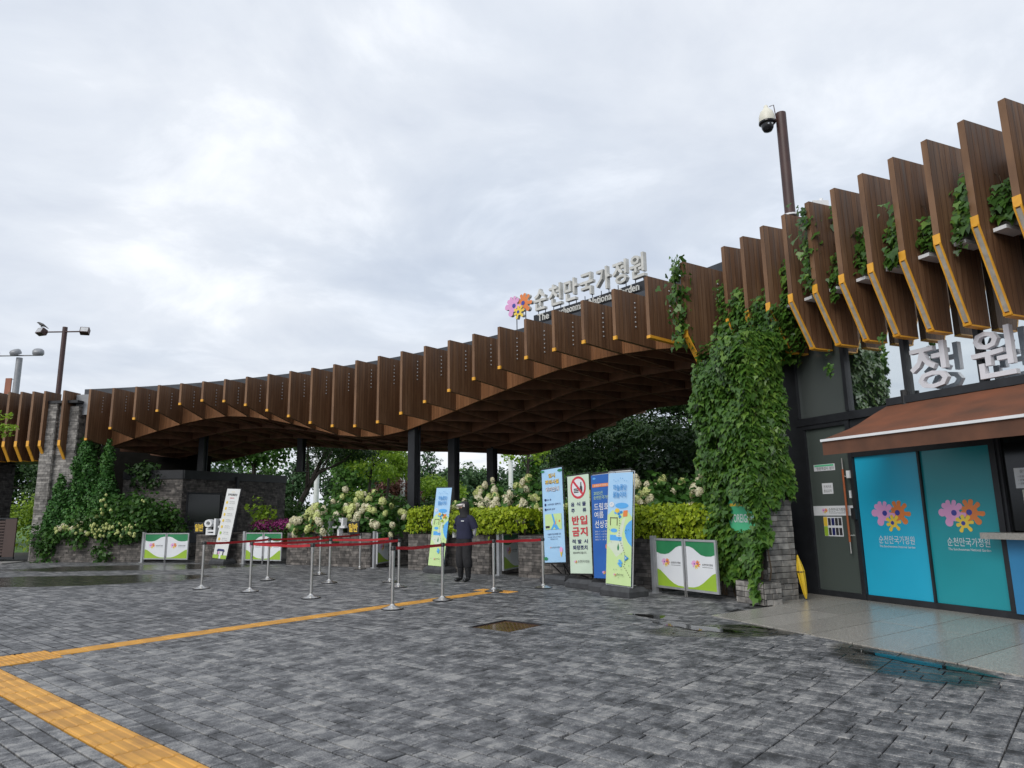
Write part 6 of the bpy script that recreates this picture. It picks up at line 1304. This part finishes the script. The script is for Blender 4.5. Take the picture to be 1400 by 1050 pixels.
# ================================================================== PERSON
def person():
    px, py = -1.10, 15.44; t_ = thing('person', 'person in navy T-shirt, dark trousers and face cover standing with hands behind back', 'person', (px, py, .004), math.radians(-128))
    # local frame: +x faces forward
    verts = {}; order = []; edges = []; rad = []
    def V_(k, x, y, z, rx, ry=None): verts[k] = len(order); order.append((x, y, z)); rad.append((rx, ry or rx))
    def E_(*ks):
        for a, b in zip(ks, ks[1:]): edges.append((verts[a], verts[b]))
    V_('pel', 0, 0, .90, .125, .15); V_('wst', -.005, 0, 1.05, .105, .135); V_('chs', .0, 0, 1.22, .115, .16); V_('shd', -.005, 0, 1.36, .085, .13); V_('nck', .0, 0, 1.45, .055); V_('hdb', .015, 0, 1.52, .085, .075); V_('hdt', .012, 0, 1.62, .08, .075)
    E_('pel', 'wst', 'chs', 'shd', 'nck', 'hdb', 'hdt')
    for s, n in ((1, 'l'), (-1, 'r')):
        V_('hip' + n, 0, .085 * s, .84, .105); V_('kne' + n, .02, .10 * s, .48, .080); V_('clf' + n, .005, .105 * s, .33, .085); V_('ank' + n, -.01, .11 * s, .09, .058); V_('hel' + n, .0, .11 * s, .045, .046); V_('toe' + n, .17, .13 * s, .035, .034, .045)
        E_('pel', 'hip' + n, 'kne' + n, 'clf' + n, 'ank' + n, 'hel' + n, 'toe' + n)
        V_('sho' + n, -.01, .175 * s, 1.345, .066); V_('uar' + n, -.03, .235 * s, 1.22, .066); V_('elb' + n, -.07, .25 * s, 1.09, .044); V_('far' + n, -.13, .17 * s, .98, .037); V_('wri' + n, -.165, .07 * s, .92, .028); V_('plm' + n, -.18, .015 * s, .895, .034, .022)
        E_('shd', 'sho' + n, 'uar' + n, 'elb' + n, 'far' + n, 'wri' + n, 'plm' + n)
        for f_ in range(4): V_('f%d%s' % (f_, n), -.185 - .012 * f_, (-.05) * s, .905 - f_ * .016, .0085); V_('g%d%s' % (f_, n), -.175 - .012 * f_, (-.075 + .004 * f_) * s, .885 - f_ * .016, .0075); E_('plm' + n, 'f%d%s' % (f_, n), 'g%d%s' % (f_, n))
        V_('th' + n, -.165, -.02 * s, .93, .010); V_('tk' + n, -.165, -.045 * s, .945, .008); E_('plm' + n, 'th' + n, 'tk' + n)
    me = bpy.data.meshes.new('body'); me.from_pydata(order, edges, []); o = bpy.data.objects.new('body_src', me); COL.objects.link(o)
    md = o.modifiers.new('skin', 'SKIN'); o.modifiers.new('sub', 'SUBSURF').levels = 2; md.use_smooth_shade = True
    for i, (a, b) in enumerate(rad): sv = me.skin_vertices[0].data[i]; sv.radius = (a, b); sv.use_root = (i == 0)
    dg = bpy.context.evaluated_depsgraph_get(); bm_ = bpy.data.meshes.new_from_object(o.evaluated_get(dg)); bpy.data.objects.remove(o)
    # clothes by region on the continuous body
    mats = [M['navy_cloth'], M['black_cloth'], M['boot'], M['sleeve'], M['skin']]; bm_.materials.clear()
    for p in bm_.polygons:
        c = p.center
        if c.z < .36: k = 2
        elif abs(c.y) > .17 and c.z > 1.14: k = 0
        elif (abs(c.y) > .185 and c.z > .9) or (c.x < -.105 and c.z < 1.13 and c.z > .83): k = 3
        elif c.z < .99: k = 1
        elif c.z < 1.43: k = 0
        elif c.z < 1.70: k = 1
        else: k = 4
        p.material_index = k
    bm_.name = 'body'; put('body', bm_, mats, t_, PAR[t_.name])
    mw = PAR[t_.name]
    # loose trousers and T-shirt as clothing over the body
    q = MB()
    for s in (1, -1):
        prof = [(.84, .118, 0.0, .085), (.70, .112, .01, .09), (.52, .105, .02, .10), (.40, .108, .01, .105), (.31, .10, .0, .107), (.29, .085, .0, .107)]; n = 14; vs = []
        for z, r, x, y in prof:
            for k in range(n): a = 2 * math.pi * k / n; w_ = 1 + .05 * math.sin(a * 3 + z * 20); vs.append(mw @ Vector((x + r * w_ * math.cos(a), y * s + r * .92 * w_ * math.sin(a), z)))
        q.add(vs, [(i * n + k, (i + 1) * n + k, (i + 1) * n + (k + 1) % n, i * n + (k + 1) % n) for i in range(len(prof) - 1) for k in range(n)])
    n = 16; prof = [(1.0, .135, .175), (.93, .14, .19), (.86, .138, .192), (.80, .125, .185)]; vs = []
    for z, a_, b_ in prof:
        for k in range(n): a = 2 * math.pi * k / n; vs.append(mw @ Vector((a_ * math.cos(a), b_ * math.sin(a), z)))
    q.add(vs, [(i * n + k, (i + 1) * n + k, (i + 1) * n + (k + 1) % n, i * n + (k + 1) % n) for i in range(3) for k in range(n)]); ob('trousers', q, M['black_cloth'], t_, smooth=True)
    q = MB(); prof = [(.905, .150, .205), (.98, .148, .20), (1.10, .140, .19), (1.22, .145, .205), (1.32, .125, .205), (1.385, .09, .155), (1.435, .065, .085)]; vs = []
    for z, a_, b_ in prof:
        for k in range(n): a = 2 * math.pi * k / n; w_ = 1 + .025 * math.sin(a * 5 + z * 30); vs.append(mw @ Vector((a_ * w_ * math.cos(a) - .003, b_ * w_ * math.sin(a), z)))
    q.add(vs, [(i * n + k, i * n + (k + 1) % n, (i + 1) * n + (k + 1) % n, (i + 1) * n + k) for i in range(6) for k in range(n)])
    for s in (1, -1): q.tube([mw @ Vector(p) for p in ((-.005, .15 * s, 1.36), (-.02, .205 * s, 1.29), (-.035, .25 * s, 1.19), (-.05, .262 * s, 1.12))], [.075, .085, .082, .080], 12)
    ob('t_shirt', q, M['navy_cloth'], t_, smooth=True)
    q = MB(); q.box((.151, .085, 1.285), (.006, .085, .018), mw); ob('chest_print', q, M['print_white'], t_)
    # hood / neck cover, cap and visor
    q = MB(); hw = mw @ Matrix.Translation((0, 0, 0)) @ Matrix.Rotation(math.radians(-28), 4, 'Z'); n = 18; vs = []; prof = [(1.36, .125, .15, -.01), (1.42, .108, .115, -.01), (1.47, .105, .098, -.005), (1.53, .112, .10, .0), (1.60, .118, .105, -.004), (1.66, .105, .096, -.010), (1.70, .070, .066, -.015), (1.715, .02, .02, -.018)]
    for z, a_, b_, x in prof:
        for k in range(n): a = 2 * math.pi * k / n; vs.append(hw @ Vector((x + a_ * math.cos(a), b_ * math.sin(a), z)))
    q.add(vs, [(i * n + k, i * n + (k + 1) % n, (i + 1) * n + (k + 1) % n, (i + 1) * n + k) for i in range(len(prof) - 1) for k in range(n)]); hood = ob('hood', q, M['black_cloth'], t_, smooth=True)
    q = MB(); vs = []
    for k in range(13):
        a = math.radians(-75 + k * 12.5); vs += [hw @ Vector((.108 * math.cos(a), .104 * math.sin(a), 1.655)), hw @ Vector((.02 + .165 * math.cos(a * .8), .118 * math.sin(a), 1.632)), hw @ Vector((.02 + .165 * math.cos(a * .8), .118 * math.sin(a), 1.622)), hw @ Vector((.112 * math.cos(a), .108 * math.sin(a), 1.585))]
    q.add(vs, [(k * 4 + j, k * 4 + (j + 1) % 4, (k + 1) * 4 + (j + 1) % 4, (k + 1) * 4 + j) for k in range(12) for j in range(4)]); ob('visor', q, M['visor'], hood, smooth=True)
    q = MB(); q.tube([hw @ Vector((.112, 0, 1.565)), hw @ Vector((.145, 0, 1.535)), hw @ Vector((.115, 0, 1.52))], [.012, .018, .014], 8)
    for s in (-1, 1): q.box((.107, .038 * s, 1.572), (.014, .032, .014), hw)
    ob('face_mask_relief', q, M['black_cloth'], hood, smooth=True)
    q = MB(); vs = []
    for k in range(9):
        a = math.radians(-48 + k * 12); vs += [hw @ Vector((.122 * math.cos(a), .112 * math.sin(a), 1.562)), hw @ Vector((.122 * math.cos(a), .112 * math.sin(a), 1.592))]
    q.add(vs, [(k * 2, k * 2 + 2, k * 2 + 3, k * 2 + 1) for k in range(8)]); ob('face', q, M['skin'], hood)
    q = MB()
    for s in (-1, 1): q.lathe([(.011, 0), (.004, .004)], 8, M=hw @ Matrix.Translation((.117, .036 * s, 1.578)) @ Matrix.Rotation(math.pi / 2, 4, 'Y'))
    ob('eyes', q, M['ink'], hood)
person()
